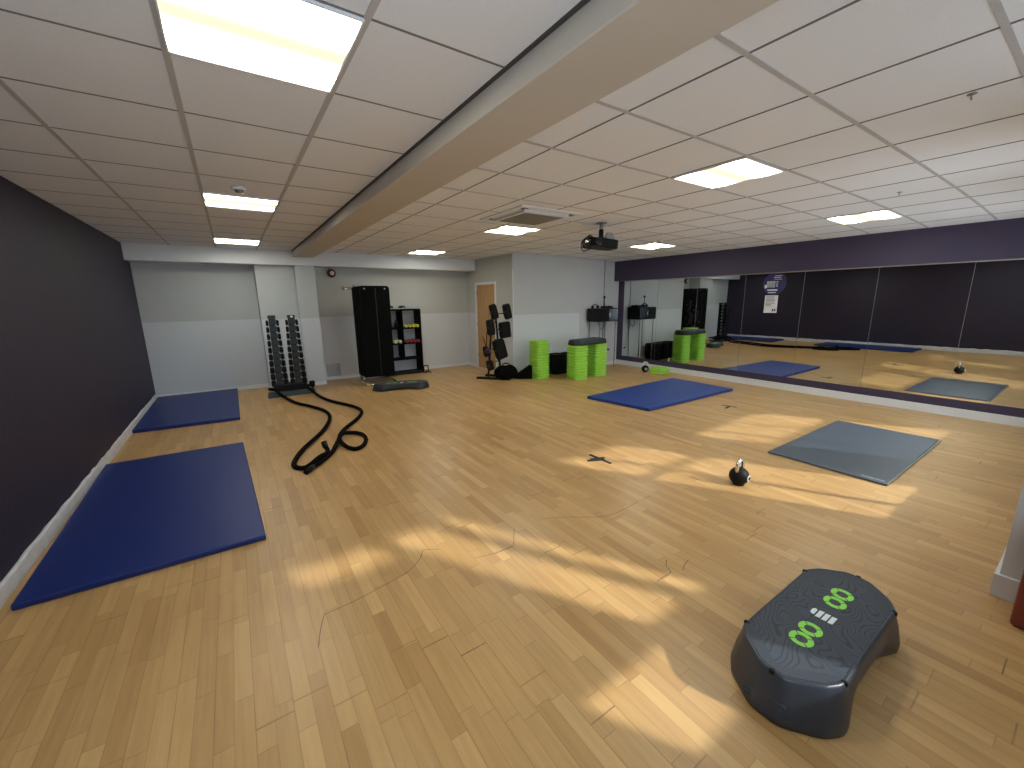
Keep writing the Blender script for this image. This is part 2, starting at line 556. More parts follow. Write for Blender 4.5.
# side wall with the oak door
DY0, DY1, DZ = 7.80, 8.62, 1.955
mb = MB()
mb.box(XD, XD + 0.10, YW - 0.0, DY0 - 0.03, 0, 2.62)
mb.box(XD, XD + 0.10, DY1 + 0.03, YB, 0, 2.62)
mb.box(XD, XD + 0.10, DY0 - 0.03, DY1 + 0.03, DZ + 0.03, 2.62)
struct(mb.build('wall_door_side', M['wall_two']))
mb = MB()
mb.box(XD - 0.016, XD + 0.05, DY0 - 0.05, DY0, 0, DZ + 0.05)
mb.box(XD - 0.016, XD + 0.05, DY1, DY1 + 0.05, 0, DZ + 0.05)
mb.box(XD - 0.016, XD + 0.05, DY0, DY1, DZ, DZ + 0.05)
dr = thing('door_1', None, None, (0, 0, 0)); struct(dr)
mb.build('door_frame', M['white'], dr)
MB().box(XD + 0.008, XD + 0.045, DY0 + 0.003, DY1 - 0.003, 0.008, DZ - 0.003).build('door_leaf', M['oak'], dr)
for z in (0.25, 1.0, 1.72):
    MB().box(XD - 0.004, XD + 0.012, DY1 - 0.012, DY1 + 0.006, z, z + 0.10).build('hinge', M['steel'], dr)
mb = MB(); mb.cyl((XD - 0.045, DY0 + 0.06, 1.0), (XD + 0.01, DY0 + 0.06, 1.0), 0.010)
mb.cyl((XD - 0.045, DY0 + 0.06, 1.0), (XD - 0.045, DY0 + 0.17, 1.0), 0.009); mb.build('door_handle', M['steel'], dr)
struct(MB().box(XD - 0.012, XD, DY1 + 0.05, YB, 0, 0.06).box(XD - 0.012, XD, YW, DY0 - 0.05, 0, 0.06).build('baseboard_door_side', M['white']))

# storage-room front wall (slightly out of square) between the door wall and the mirror wall
P0 = Vector((XD, 7.10, 0)); P1 = Vector((XM + 0.1, 6.872, 0))
ang = math.atan2(P1.y - P0.y, P1.x - P0.x)
Lw = (P1 - P0).length
# modelled in world coordinates so the two-tone paint follows world x
d = (P1 - P0).normalized(); nn = Vector((-d.y, d.x, 0))
def quadprism(mb, a, b, t, z0, z1):
    q = [a, b, b + nn * t, a + nn * t]
    mb.prism([(v.x, v.y) for v in q], z0, z1)
mb = MB(); quadprism(mb, P0, P1, 0.10, 0, 2.62); struct(mb.build('wall_front_of_store', M['wall_stub']))
mb = MB(); quadprism(mb, P0 - nn * 0.014, P1 - nn * 0.014, 0.014, 0, 0.085); struct(mb.build('baseboard_front_of_store', M['white']))
struct(MB().box(XD - 0.006, XD + 0.012, 7.088, 7.104, 0.06, 2.20).build('trim_9', M['white']))   # corner guard

# mirror wall: white skirting, plum band, mirrors, plum column, bulkhead
struct(MB().box(XM, XM + 0.2, -0.6, 7.1, 0, 2.62).build('wall_mirror', M['fascia']))
struct(MB().box(XM - 0.018, XM, 0.13, 6.87, 0, 0.112).build('baseboard_mirror', M['white']))
struct(MB().box(7.66, XM + 0.05, 0.13, 6.95, 2.003, 2.60).build('trim_10', M['fascia']))
struct(MB().box(XM - 0.010, XM, 0.13, 6.72, 1.990, 2.003).build('trim_11', M['beam']))
yedges = [0.166, 1.098, 2.030, 2.962, 3.894, 4.826, 5.758, 6.70]
for i in range(7):
    t = MB().box(XM - 0.006, XM, yedges[i] + 0.002, yedges[i + 1] - 0.002, 0.226, 1.990).build('wall_mirror_panel', M['mirror'])
    which = ['the end of the mirror wall nearest the window pier', 'second from the window pier', 'third from the window pier', 'middle panel behind the round decal',
             'third from the storage wall', 'second from the storage wall', 'next to the plum column and black cabinet'][i]
    tag(t, 'tall frameless wall mirror panel, ' + which, 'mirror', 'mirror panels along the plum wall')
mb = MB()
for y in yedges[1:-1]:
    mb.box(XM - 0.0075, XM - 0.001, y - 0.0022, y + 0.0022, 0.226, 1.990)
struct(mb.build('trim_12', M['steel']))

# window wall behind the camera: bay at left, solid pier, windows at right
mb = MB()
def holes(mb, x0, x1, y0, y1, ztop, wins):
    xs = x0
    for (a, b, s, h) in wins:
        mb.box(xs, a, y0, y1, 0, ztop)
        mb.box(a, b, y0, y1, 0, s)
        mb.box(a, b, y0, y1, h, ztop)
        xs = b
    mb.box(xs, x1, y0, y1, 0, ztop)
holes(mb, XL, 3.24, -0.50, -0.35, 2.62, [(-1.10, 0.80, 0.55, 2.25), (1.70, 2.93, 0.60, 2.25)])  # the left opening is added for soft daylight on the ceiling
struct(mb.build('wall_window_bay', M['white_wall']))
mb = MB()
holes(mb, 3.24, XM, -0.50, 0.13, 2.62, [])
mb.bm.clear()
# right part as a thin wall at y -0.02..0.13 with three openings
holes(mb, 3.24, XM, 0.0, 0.13, 2.62, [(4.10, 5.02, 0.42, 2.10), (5.76, 7.40, 0.55, 1.88)])
mb.box(3.24, 3.36, -0.50, 0.0, 0, 2.62)
struct(mb.build('wall_window_right', M['white_wall']))
mb = MB()
mb.box(3.222, 3.24, -0.35, 0.148, 0, 0.115)
mb.box(3.24, XM, 0.13, 0.148, 0, 0.115)
struct(mb.build('baseboard_window', M['white']))
struct(MB().box(3.218, 3.24, -0.35, 0.148, 0.115, 0.128).build('trim_13', M['white']))
# glazing bars and frames (they cut the sunlight into bands)
w1 = MB()
w1.box(1.70, 2.93, -0.46, -0.42, 2.18, 2.25).box(1.70, 2.93, -0.46, -0.42, 0.60, 0.73)
w1.box(1.70, 1.75, -0.46, -0.42, 0.73, 2.18).box(2.90, 2.93, -0.46, -0.42, 0.73, 2.18)
w1.box(2.27, 2.36, -0.47, -0.40, 0.73, 2.18).box(2.67, 2.78, -0.46, -0.42, 0.73, 2.18)
w1.box(1.75, 2.27, -0.455, -0.425, 1.02, 2.00).box(2.36, 2.90, -0.455, -0.425, 0.73, 1.08)
struct(w1.build('window_1', M['white']))
w2 = MB()
w2.box(-1.10, 0.80, -0.46, -0.42, 2.20, 2.25).box(-1.10, 0.80, -0.46, -0.42, 0.55, 0.60).box(-1.10, -1.05, -0.46, -0.42, 0.60, 2.20).box(0.75, 0.80, -0.46, -0.42, 0.60, 2.20).box(-0.175, -0.125, -0.46, -0.42, 0.60, 2.20)
struct(w2.build('window_added', M['white']))  # unseen window, added to brighten the left ceiling
struct(MB().box(-1.4, 1.45, -4.2, -0.5, 2.45, 2.60).build('trim_sun_blocker', M['white_wall']))     # unseen canopy, added to keep the sun out of the added window
struct(MB().box(1.35, 1.45, -4.2, -0.5, -0.1, 2.45).build('wall_sun_blocker', M['white_wall']))  # unseen wing wall, added to block slanting sun from the added window
w3 = MB()
w3.box(4.45, 4.50, 0.02, 0.06, 0.42, 2.10).box(3.98, 5.02, 0.02, 0.06, 1.52, 1.57)
struct(w3.build('window_2', M['white']))
w4 = MB()
w4.box(6.10, 6.15, 0.02, 0.06, 0.55, 1.86).box(6.68, 6.72, 0.02, 0.06, 0.55, 1.86).box(5.76, 7.40, 0.02, 0.06, 1.30, 1.36)
struct(w4.build('window_3', M['white']))

# ------------------------------------------------------------------ ceiling lights
def make_light():
    t = thing('ceiling_light', '', 'ceiling light')
    mb = MB()
    s, w = 0.283, 0.006
    mb.box(-s, s, -s, -s + w, -0.006, 0.03).box(-s, s, s - w, s, -0.006, 0.03)
    mb.box(-s, -s + w, -s + w, s - w, -0.006, 0.03).box(s - w, s, -s + w, s - w, -0.006, 0.03)
    mb.build('frame', M['white'], t)
    MB().box(-s + w, s - w, -s + w, s - w, 0.0, 0.004).build('diffuser', M['diffuser'], t)
    return t
LP = [(0.207, 1.855, 'square lit ceiling panel with yellow middle stripe, nearest the camera left of the beam'),
      (0.207, 4.79, 'square lit ceiling panel left of the beam, middle one of that row'),
      (0.207, 7.73, 'square lit ceiling panel left of the beam, farthest, near the back wall header'),
      (3.288, 1.860, 'lit ceiling panel right of the beam, largest one above the floor tape marks'),
      (3.288, 4.81, 'lit ceiling panel touching the air conditioning cassette'),
      (3.288, 7.76, 'lit ceiling panel farthest from the camera, near the oak door'),
      (6.288, 1.860, 'lit ceiling panel close above the plum bulkhead over the mirrors'),
      (6.288, 4.81, 'lit ceiling panel behind the projector, beside the far end of the bulkhead')]
L0 = make_light()
for i, (x, y, lab) in enumerate(LP):
    t = L0 if i == 0 else copy_tree(L0)
    t.location = (x, y, CZ(x) - 0.006)
    if x > 5: t.rotation_euler = (0, math.atan(0.078 * 3 * ((x - 3.0) / 4.65) ** 2 / 4.65), 0)
    tag(t, lab, group='square ceiling light panels')

# ------------------------------------------------------------------ air conditioning cassette
t = thing('air_conditioner', 'square white ceiling cassette air conditioner with grey grille beside a light panel', 'air conditioner', (2.955, 3.94, H - 0.012))
mb = MB()
hx, hi, gi = 0.425, 0.365, 0.262
mb.box(-hx, hx, -hx, -hi, 0, 0.012).box(-hx, hx, hi, hx, 0, 0.012).box(-hx, -hi, -hi, hi, 0, 0.012).box(hi, hx, -hi, hi, 0, 0.012)
mb.build('panel', M['white'], t)
MB().box(-hi, hi, -hi, hi, 0.006, 0.012).build('air_slot', M['slot'], t)
mb = MB()
mb.box(-0.305, 0.305, -0.305, -gi, -0.020, 0.006).box(-0.305, 0.305, gi, 0.305, -0.020, 0.006).box(-0.305, -gi, -gi, gi, -0.020, 0.006).box(gi, 0.305, -gi, gi, -0.020, 0.006)
mb.build('grille_frame', M['white'], t)
mb = MB()
mb.box(-gi, gi, -gi, gi, -0.024, 0.004)
g_ = mb.build('grille', M['grille'], t)
for a in range(4):
    mb = MB(); m4 = R(90 * a, 'Z') @ T((0, 0.338, 0.002)) @ R(20, 'X')
    mb.box(-0.28, 0.28, -0.014, 0.014, -0.002, 0.002, M4=m4)
    mb.build('louvre', M['white'], t)

# ------------------------------------------------------------------ projector
t = thing('projector', 'black video projector hanging from the ceiling on a short grey pole', 'projector', (3.965, 3.81, 0))
zc = CZ(3.96)
MB().cyl((0, 0, 2.44), (0, 0, zc), 0.024).lathe([(0.07, zc - 0.008), (0.07, zc)], 20).build('mount_pole', M['steel'], t)
MB().cyl((0, 0, 2.345), (0, 0, 2.45), 0.031).box(-0.06, 0.06, -0.05, 0.05, 2.34, 2.352).build('mount_collar', M['black_metal'], t)
m4 = T((-0.015, 0, 2.275)) @ R(-18, 'Z') @ R(4, 'Y')
mb = MB(); mb.prism(rrect(0.200, 0.14, 0.06), -0.052, 0.055, M4=m4, bev=0.014); mb.build('body', M['black'], t)
mb = MB()
mb.prism([(0.05, 0.0), (0.20, 0.0), (0.17, 0.10), (0.10, 0.10)], -0.02, 0.02, M4=m4 @ T((0, 0.02, 0.055)) @ R(90, 'X'))
mb.build('top_bracket', M['steel'], t)
mb = MB(); mb.lathe([(0.045, 0), (0.052, 0.02), (0.036, 0.035), (0.028, 0.036)], 20, M4=m4 @ T((-0.10, -0.14, 0)) @ R(90, 'X')); mb.build('lens', M['glassy'], t)
for k, (dx, dz) in enumerate(((-0.26, -0.02), (-0.29, -0.06), (-0.31, -0.10))):
    pts = catmull([(-0.12, 0.02 * k, 2.335), (-0.20, 0.02 * k, 2.37 - 0.01 * k), (dx - 0.01, 0.01, 2.31 + dz * 0.3), (dx, 0, 2.28 + dz), (-0.20, -0.03, 2.25 + dz * 0.4)], 5)
    MB().tube(pts, 0.0065, 6).build('cable', M['black'], t)
MB().box(-0.235, -0.18, -0.05, 0.05, 2.285, 2.315).build('connector', M['chrome'], t)

# ceiling fittings
for i, (x, y, lab) in enumerate([(0.176, 4.2, 'small white smoke detector just in front of the middle ceiling panel left of the beam'),
                              (5.90, 4.38, 'small white smoke detector on the ceiling beside the light panel behind the projector'),
                              (5.20, 1.30, 'small grey ceiling hook near the plum bulkhead'),
                              (3.03, 0.553, 'small grey ceiling hook nearest the camera right of the beam')]):
    if i < 2:
        t = thing('smoke_detector', lab, 'smoke detector', (x, y, CZ(x)), 0, 'ceiling smoke detectors')
        MB().lathe([(0.05, 0), (0.052, -0.018), (0.035, -0.022)], 20).build('base', M['white'], t)
        MB().lathe([(0.034, -0.022), (0.030, -0.038), (0.012, -0.044)], 20).build('sensor_head', M['steel'], t)
    else:
        t = thing('ceiling_hook', lab, 'hook', (x, y, CZ(x)), 0, 'small ceiling hooks')
        MB().lathe([(0.018, 0), (0.018, -0.004), (0.005, -0.006), (0.004, -0.010)], 14).build('base', M['steel'], t)
        MB().tube([(0.008 * math.cos(a), 0, -0.018 + 0.008 * math.sin(a)) for a in [PI / 2 + k * 0.45 for k in range(12)]], 0.003, 6).build('hook', M['steel'], t)

# ------------------------------------------------------------------ mats on the floor
def mat_thing(corners, h, name, label, cat, m_top, m_side, group=None, seam=True):
    cx = sum(c[0] for c in corners) / 4; cy = sum(c[1] for c in corners) / 4
    loc = [(c[0] - cx, c[1] - cy) for c in corners]
    t = thing(name, label, cat, (cx, cy, 0), 0, group)
    ins = [(x * 0.999, y * 0.999) for x, y in loc]
    mb = MB(); mb.prism(loc, 0.003, h, bev=0.008, smooth=False); mb.build('cover', m_top, t)
    if seam:
        out = [(x * 1.0015, y * 1.0015) for x, y in loc]
        mb = MB(); mb.prism(out, h * 0.42, h * 0.52); mb.build('piping', m_side, t)
        mb = MB(); mb.prism(ins, 0.0005, 0.006); mb.build('underside', m_side, t)
    return t
mat_thing([(-1.175, 3.085), (0.004, 3.068), (-0.076, 5.445), (-1.233, 5.485)], 0.040, 'exercise_mat', 'large blue gym mat nearest the camera along the dark purple wall', 'gym mat', M['blue'], M['blue_dark'], 'blue gym mats')
mat_thing([(-1.233, 6.81), (-0.083, 6.705), (-0.083, 9.07), (-1.233, 9.085)], 0.045, 'exercise_mat', 'blue gym mat in the far corner against the purple wall and back wall', 'gym mat', M['blue'], M['blue_dark'], 'blue gym mats')
mat_thing([(4.80, 3.575), (7.03, 3.545), (7.10, 4.78), (4.645, 4.665)], 0.045, 'exercise_mat', 'bright blue gym mat lying in front of the mirror wall', 'gym mat', M['blue_mid'], M['blue_dark'], 'blue gym mats')
t = mat_thing([(4.438, 0.868), (6.350, 0.890), (6.338, 1.822), (4.452, 1.826)], 0.018, 'rubber_floor_mat', 'thin grey rubber equipment mat on the sunlit floor near the kettlebell', 'rubber mat', M['rubber_mat'], M['black'], None, seam=False)
mb = MB()   # fine white lettering along one edge
y = 0.0
random.seed(3)
while y < 0.155:
    w = random.choice((0.006, 0.009, 0.012, 0.007))
    mb.box(4.497, 4.512, 0.900 + y, 0.900 + y + w, 0.0178, 0.0186)
    y += w + 0.0035
o = mb.build('edge_lettering', M['white_print'], t, (-t.location.x, -t.location.y, 0))
mb = MB(); mb.box(4.45, 6.33, 0.866, 0.876, 0.004, 0.0186)
mb.build('worn_edge', M['steel'], t, (-t.location.x, -t.location.y, 0.0002))

# tape marks
def tape(cx, cy, bars, label):
    mb = MB()
    for i, (x0, y0, x1, y1, w) in enumerate(bars):
        a = Vector((x0 - cx, y0 - cy, 0)); b = Vector((x1 - cx, y1 - cy, 0)); dd = (b - a); n_ = Vector((-dd.y, dd.x, 0)).normalized() * w / 2
        mb.prism([(p.x, p.y) for p in (a - n_, b - n_, b + n_, a + n_)], 0.0003 + i * 0.0004, 0.0012 + i * 0.0004)
    o = mb.build('tape_mark', M['tape'], None, (cx, cy, 0))
    tag(o, label, 'tape mark', 'black floor tape marks')
tape(2.87, 2.74, [(2.925, 2.885, 2.925, 2.585, 0.042), (2.785, 2.775, 2.955, 2.70, 0.050), (2.84, 2.79, 2.99, 2.73, 0.03)], 'black tape cross on the floor between the kettlebell and the ropes')
tape(5.93, 3.02, [(5.965, 3.15, 6.015, 2.95, 0.040), (5.815, 3.01, 5.985, 3.04, 0.040)], 'black tape cross on the floor between the bright blue mat and the rubber mat')

# thin scuff lines scratched in the floor finish
def scuff(pts, w=0.0035):
    mb = MB(); bm = mb.bm
    P = catmull([(x, y, 0) for x, y in pts], 4)
    prev = None
    for i, p in enumerate(P):
        tt = (P[min(i + 1, len(P) - 1)] - P[max(i - 1, 0)]).normalized()
        n_ = Vector((-tt.y, tt.x, 0)) * w / 2
        cur = (bm.verts.new(p + n_ + Vector((0, 0, 0.0006))), bm.verts.new(p - n_ + Vector((0, 0, 0.0006))))
        if prev: bm.faces.new((prev[0], prev[1], cur[1], cur[0]))
        prev = cur
    return mb
FL = bpy.data.objects['floor']
for pts in ([(0.143, 1.88), (0.17, 1.99), (0.205, 2.089)], [(0.205, 2.089), (0.354, 2.097), (0.511, 2.125), (0.688, 2.167), (0.80, 2.25), (0.849, 2.316), (0.937, 2.264)],
            [(1.082, 2.05), (1.20, 2.02), (1.36, 2.016)], [(1.36, 2.016), (1.479, 2.18)], [(1.739, 2.157), (1.875, 2.093), (2.149, 1.918), (2.52, 1.927)],
            [(2.055, 1.337), (2.00, 1.30), (1.974, 1.251), (1.90, 1.25), (1.837, 1.246)], [(2.166, 1.259), (2.09, 1.24), (2.045, 1.217)]):
    scuff(pts).build('scuff_line', M['scuff'], FL)

# ------------------------------------------------------------------ kettlebells
def make_kettlebell(label, loc, rz, s=1.0, cat='kettlebell', hm='chrome', band=None, plate=True):
    t = thing('kettlebell', label, cat, loc, rz)
    mb = MB()
    r = 0.098 * s
    prof = [(0.0, 0.0), (0.052 * s, 0.0), (0.060 * s, 0.006 * s)]
    for k in range(3, 19):
        a = -PI / 2 + PI * k / 20
        prof.append((r * math.cos(a), r + r * math.sin(a) * 0.98))
    prof.append((0.0, 2 * r * 0.985))
    mb.lathe(prof, 28); mb.build('ball', M['black'], t)
    pts = [(-0.058, 0, 0.150), (-0.064, 0, 0.20), (-0.060, 0, 0.238), (-0.045, 0, 0.262), (-0.02, 0, 0.272), (0.02, 0, 0.272), (0.045, 0, 0.262), (0.060, 0, 0.238), (0.064, 0, 0.20), (0.058, 0, 0.150)]
    pts = [(x * s, y, z * s) for x, y, z in pts]
    MB().tube(catmull(pts, 4), 0.0185 * s, 10).build('handle', M[hm], t)
    if plate:
        MB().lathe([(0.032 * s, 0), (0.034 * s, 0.004), (0.030 * s, 0.006)], 20, M4=T((0, -r * 0.97, r)) @ R(90, 'X')).build('badge', M['white_print'], t)
        MB().lathe([(0.020 * s, 0), (0.020 * s, 0.003)], 16, M4=T((0, -r * 0.97 - 0.006, r)) @ R(90, 'X')).build('badge_centre', M['black'], t)
    return t
t = make_kettlebell('black kettlebell with shiny chrome handle standing on the sunlit floor', (3.475, 1.625, 0), math.radians(4), 0.81)
make_kettlebell('small black kettlebell with a pale handle at the foot of the mirror', (7.40, 5.67, 0), math.radians(-40), 0.80, hm='white')

# ------------------------------------------------------------------ stepping decks
def step_outline(L_, W_, ce, cl, bul=0.0):
    """closed outline of the long octagonal deck with soft corners; L_, W_ half sizes"""
    c = [(-L_, -ce), (-L_ + cl * 0.55, -W_ + 0.035), (-L_ + cl, -W_), (-L_ * 0.35, -W_ + bul), (L_ * 0.35, -W_ + bul), (L_ - cl, -W_), (L_ - cl * 0.55, -W_ + 0.035), (L_, -ce),
         (L_, ce), (L_ - cl * 0.55, W_ - 0.035), (L_ - cl, W_), (L_ * 0.35, W_ - bul), (-L_ * 0.35, W_ - bul), (-L_ + cl, W_), (-L_ + cl * 0.55, W_ - 0.035), (-L_, ce)]
    # densify with rounding
    out = []
    n = len(c)
    for i in range(n):
        a = Vector((*c[i - 1], 0)); b = Vector((*c[i], 0)); d_ = Vector((*c[(i + 1) % n], 0))
        k = 0.22
        p = b + (a - b) * min(k, 0.03 / max((a - b).length, 1e-4)); q = b + (d_ - b) * min(k, 0.03 / max((d_ - b).length, 1e-4))
        for s_ in (0, 0.5, 1):
            out.append(tuple(((1 - s_) ** 2 * p + 2 * s_ * (1 - s_) * b + s_ ** 2 * q)[:2]))
    return out
def make_deck(label, loc, rz, prints=True, mb_body='charcoal'):
    t = thing('step_platform', label, 'exercise step', loc, rz)
    Lh, Wh, Ht = 0.468, 0.180, 0.200
    base = step_outline(Lh, Wh, 0.045, 0.15)
    n = len(base)
    def ring(sx, sy, z, waist, arch=0.0):
        r_ = []
        for (x, y) in base:
            k = max(0.0, 1 - (abs(x) / 0.26) ** 2)
            yy = y * sy * (1 - waist * k)
            zz = z + arch * k * (1 if abs(y) > 0.12 else 0)
            r_.append((x * sx, yy, zz))
        return r_
    body = MB()
    # the skirt: flares down, waisted and arched in the middle of the long sides
    rings = [ring(1.062, 1.165, 0.004, 0.26, 0.040), ring(1.066, 1.18, 0.03, 0.24, 0.026), ring(1.052, 1.14, 0.075, 0.16, 0.010), ring(1.036, 1.10, 0.12, 0.07),
             ring(1.012, 1.04, 0.16, 0.02), ring(1.004, 1.02, 0.186, 0), ring(0.992, 0.99, 0.197, 0), ring(0.975, 0.955, 0.200, 0), ring(0.968, 0.935, 0.196, 0)]
    body.loft(rings)
    body.build('body', M[mb_body], t)
    top = MB(); pts = [(x * 0.966, y * 0.93) for x, y in base]
    top.prism(pts, 0.190, 0.1985); top.build('tread', M['deck_top'], t)
    # moulded ribs on the skirt ends
    for sgn in (-1, 1):
        for k, z in enumerate((0.045, 0.085)):
            mb = MB()
            mb.box(-0.010, 0.004, -0.085 + 0.02 * k, 0.085 - 0.02 * k, z, z + 0.012, bev=0.003, M4=(T((sgn * 0.486, 0, 0)) if sgn > 0 else T((sgn * 0.486, 0, 0)) @ R(180, 'Z')))
            mb.build('end_rib', M[mb_body], t)
    # cord anchors at the rim corners
    for (x, y) in ((-0.300, -0.176), (0.300, -0.176), (-0.300, 0.176), (0.300, 0.176), (-0.464, 0.0), (0.464, 0.0)):
        mb = MB(); mb.box(-0.010, 0.010, -0.007, 0.007, 0.180, 0.2005, bev=0.003, M4=T((x, y, 0)) @ R(math.degrees(math.atan2(y, x)) + 90, 'Z'))
        mb.build('cord_anchor', M['black'], t)
    # feet
    for (x, y) in ((-0.36, -0.15), (0.36, -0.15), (-0.36, 0.15), (0.36, 0.15)):
        MB().lathe([(0.03, 0), (0.032, 0.01), (0.028, 0.02)], 14, M4=T((x, y, 0))).build('foot', M['black'], t)
    if prints:
        for x0 in (-0.211, -0.121, 0.150, 0.240):
            mb = MB(); bm = mb.bm
            ro, ri, seg = 0.0435, 0.0225, 9
            for q in range(4):
                a0 = PI / 4 + q * PI / 2 + 0.05; a1 = a0 + PI / 2 - 0.10
                pr = None
                for k in range(seg + 1):
                    a = a0 + (a1 - a0) * k / seg
                    vs = [bm.verts.new((x0 + rr * math.cos(a), -0.001 + rr * math.sin(a), z)) for rr in (ri, ro) for z in (0.1983, 0.1996)]
                    if pr:
                        bm.faces.new((pr[1], pr[3], vs[3], vs[1])); bm.faces.new((pr[3], pr[2], vs[2], vs[3])); bm.faces.new((pr[0], pr[1], vs[1], vs[0]))
                    pr = vs
            mb.build('ring_print', M['ring'], t)
        mb = MB()
        for k in range(4):
            yc = 0.034 - k * 0.0235
            sk = 0.008
            w = 0.0085
            if k == 0:
                o_ = [(-0.022, yc - w), (0.020, yc - w), (0.026, yc), (0.018, yc + w), (-0.012, yc + w), (-0.022, yc + 0.002)]
            else:
                o_ = [(-0.026, yc - w), (0.030, yc - w - 0.001), (0.026, yc + w), (-0.030, yc + w)]
            mb.prism(o_, 0.1983, 0.1996, M4=T((0.010, 0, 0)))
        mb.build('logo_print', M['white_print'], t)
    return t
make_deck('large dark grey step platform with green rings on top, nearest the camera', (2.012, 0.526, 0), 0)
t = make_deck('dark grey step platform on the floor before the tall black mats', (2.47, 7.36, 0), math.radians(-19), True, 'darkdeck'); t.scale = (1.03, 1.0, 0.56)

# ------------------------------------------------------------------ stacks of step risers
def riser_rings(sz, h):
    r0 = rrect(sz, sz, 0.085, 6)
    sc = lambda k, z: [(x * k, y * k, z) for x, y in r0]
    return [sc(0.93, 0.0), sc(0.985, 0.004), sc(1.0, 0.010), sc(1.0, h * 0.42), sc(0.985, h * 0.46), sc(0.83, h * 0.50), sc(0.83, h * 0.82), sc(0.93, h * 0.85), sc(0.93, h * 0.97), sc(0.90, h), sc(0.82, h), sc(0.80, h * 0.70)]
def make_riser(colour, col2, h=0.0555):
    t = thing('step_riser', '', 'step riser')
    MB().loft(riser_rings(0.176, h)).build('body', M[colour], t)
    return t
def stack(proto, used, x, y, n, h, rz, what, where, group):
    first = used
    for k in range(n):
        t = proto if not first else copy_tree(proto)
        first = True
        t.location = (x + random.uniform(-.002, .002), y + random.uniform(-.002, .002), k * h)
        t.rotation_euler = (0, 0, rz + random.uniform(-.012, .012))
        pos = n - 1 - k
        lab = f'{what}, {ORD[pos] + (" from top" if pos else "") if pos < n - 1 else "lowest"} in stack {where}'
        tag(t, lab, group=group)
    return True
random.seed(11)
g0 = make_riser('lime', 'lime_dark')
u = stack(g0, False, 5.15, 6.585, 14, 0.0555, 0.05, 'lime green step riser', 'nearest weight stand', 'lime risers in the single stack')
u = stack(g0, u, 5.70, 6.035, 13, 0.0535, -0.04, 'lime green step riser', 'under near end of grey deck', 'lime risers under the near end of the grey deck')
u = stack(g0, u, 6.30, 6.08, 13, 0.0535, 0.02, 'lime green step riser', 'under mirror end of grey deck', 'lime risers under the mirror end of the grey deck')
t = copy_tree(g0); t.location = (7.57, 5.43, 0); t.rotation_euler = (0, 0, 0.1)
tag(t, 'lime green riser on the floor at the mirror foot, lower of the pair', group='lime risers by the mirror')
t = copy_tree(g0); t.location = (7.57, 5.43, 0.0555); t.rotation_euler = (0, 0, 0.14)
tag(t, 'lime green riser at the mirror foot, upper of the pair', group='lime risers by the mirror')
b0 = make_riser('black', 'black_metal')
u = stack(b0, False, 5.80, 6.80, 8, 0.0535, 0.0, 'black step riser', 'right of the lone lime stack', 'black risers')
u = stack(b0, u, 6.17, 6.77, 8, 0.0535, 0.0, 'black step riser', 'behind the grey deck', 'black risers behind the deck')
u = stack(b0, u, 6.54, 6.735, 8, 0.0535, 0.0, 'black step riser', 'near the black cabinet', 'black risers near the cabinet')
# the grey deck lying over two stacks
t = thing('step_deck', 'long dark grey step deck lying across two stacks of lime risers', 'exercise step', (6.00, 6.055, 0.6955), math.radians(3))
base = step_outline(0.475, 0.185, 0.07, 0.11)
mb = MB()
mb.loft([[(x * 1.0, y * 1.0, 0.0) for x, y in base], [(x * 1.01, y * 1.02, 0.03) for x, y in base], [(x * 0.97, y * 0.95, 0.085) for x, y in base], [(x * 0.955, y * 0.92, 0.095) for x, y in base]])
mb.build('body', M['darkdeck'], t)
mb = MB(); mb.prism([(x * 0.93, y * 0.88) for x, y in base], 0.094, 0.099); mb.build('tread', M['deck_top'], t)

# ------------------------------------------------------------------ dumbbell rack
rk = thing('dumbbell_rack', 'black twin-column dumbbell rack standing before the pale boxed panel', 'dumbbell rack', (0.70, 8.16, 0))
def loc_box(mb, *a, **k): return mb.box(*a, **k)
mb = MB()
mb.prism([(-0.36, -0.20), (0.36, -0.20), (0.40, 0.20), (-0.32, 0.20)], 0.0, 0.035, bev=0.006)
mb.build('base_plate', M['gun'], rk)
mb = MB(); mb.loft([[(-0.35, -0.22, 0.0), (0.37, -0.22, 0.0), (0.37, -0.16, 0.0), (-0.35, -0.16, 0.0)], [(-0.35, -0.20, 0.09), (0.37, -0.20, 0.09), (0.37, -0.16, 0.09), (-0.35, -0.16, 0.09)]], smooth=False)
mb.build('front_foot', M['gun'], rk)
mb = MB(); mb.box(-0.24, 0.27, -0.15, 0.10, 0.035, 0.20, bev=0.02); mb.build('pedestal', M['black'], rk)
CXS = (-0.145, 0.150)
NL = 10
PZ = 0.1165
for ci, cx in enumerate(CXS):
    mb = MB(); mb.box(cx - 0.045, cx + 0.045, -0.02, 0.05, 0.035, 1.375, bev=0.004); mb.build('column', M['black_metal'], rk)
    mb = MB()
    for k in range(NL):
        z = 0.250 + k * PZ
        # cradle: lower lip and plate in front of the handle
        mb.box(cx - 0.054, cx + 0.054, -0.098, -0.090, z - 0.052, z + 0.040, M4=None)
        mb.box(cx - 0.054, cx + 0.054, -0.098, -0.02, z - 0.057, z - 0.049)
    mb.build('cradle_plate', M['gun'], rk)
    mb = MB(); mb.box(cx - 0.055, cx + 0.055, -0.10, 0.055, 1.345, 1.395, bev=0.006); mb.build('column_cap', M['gun'], rk)
MB().box(0.135, 0.170, -0.1025, -0.0995, 1.355, 1.385).build('badge', M['white_print'], rk)
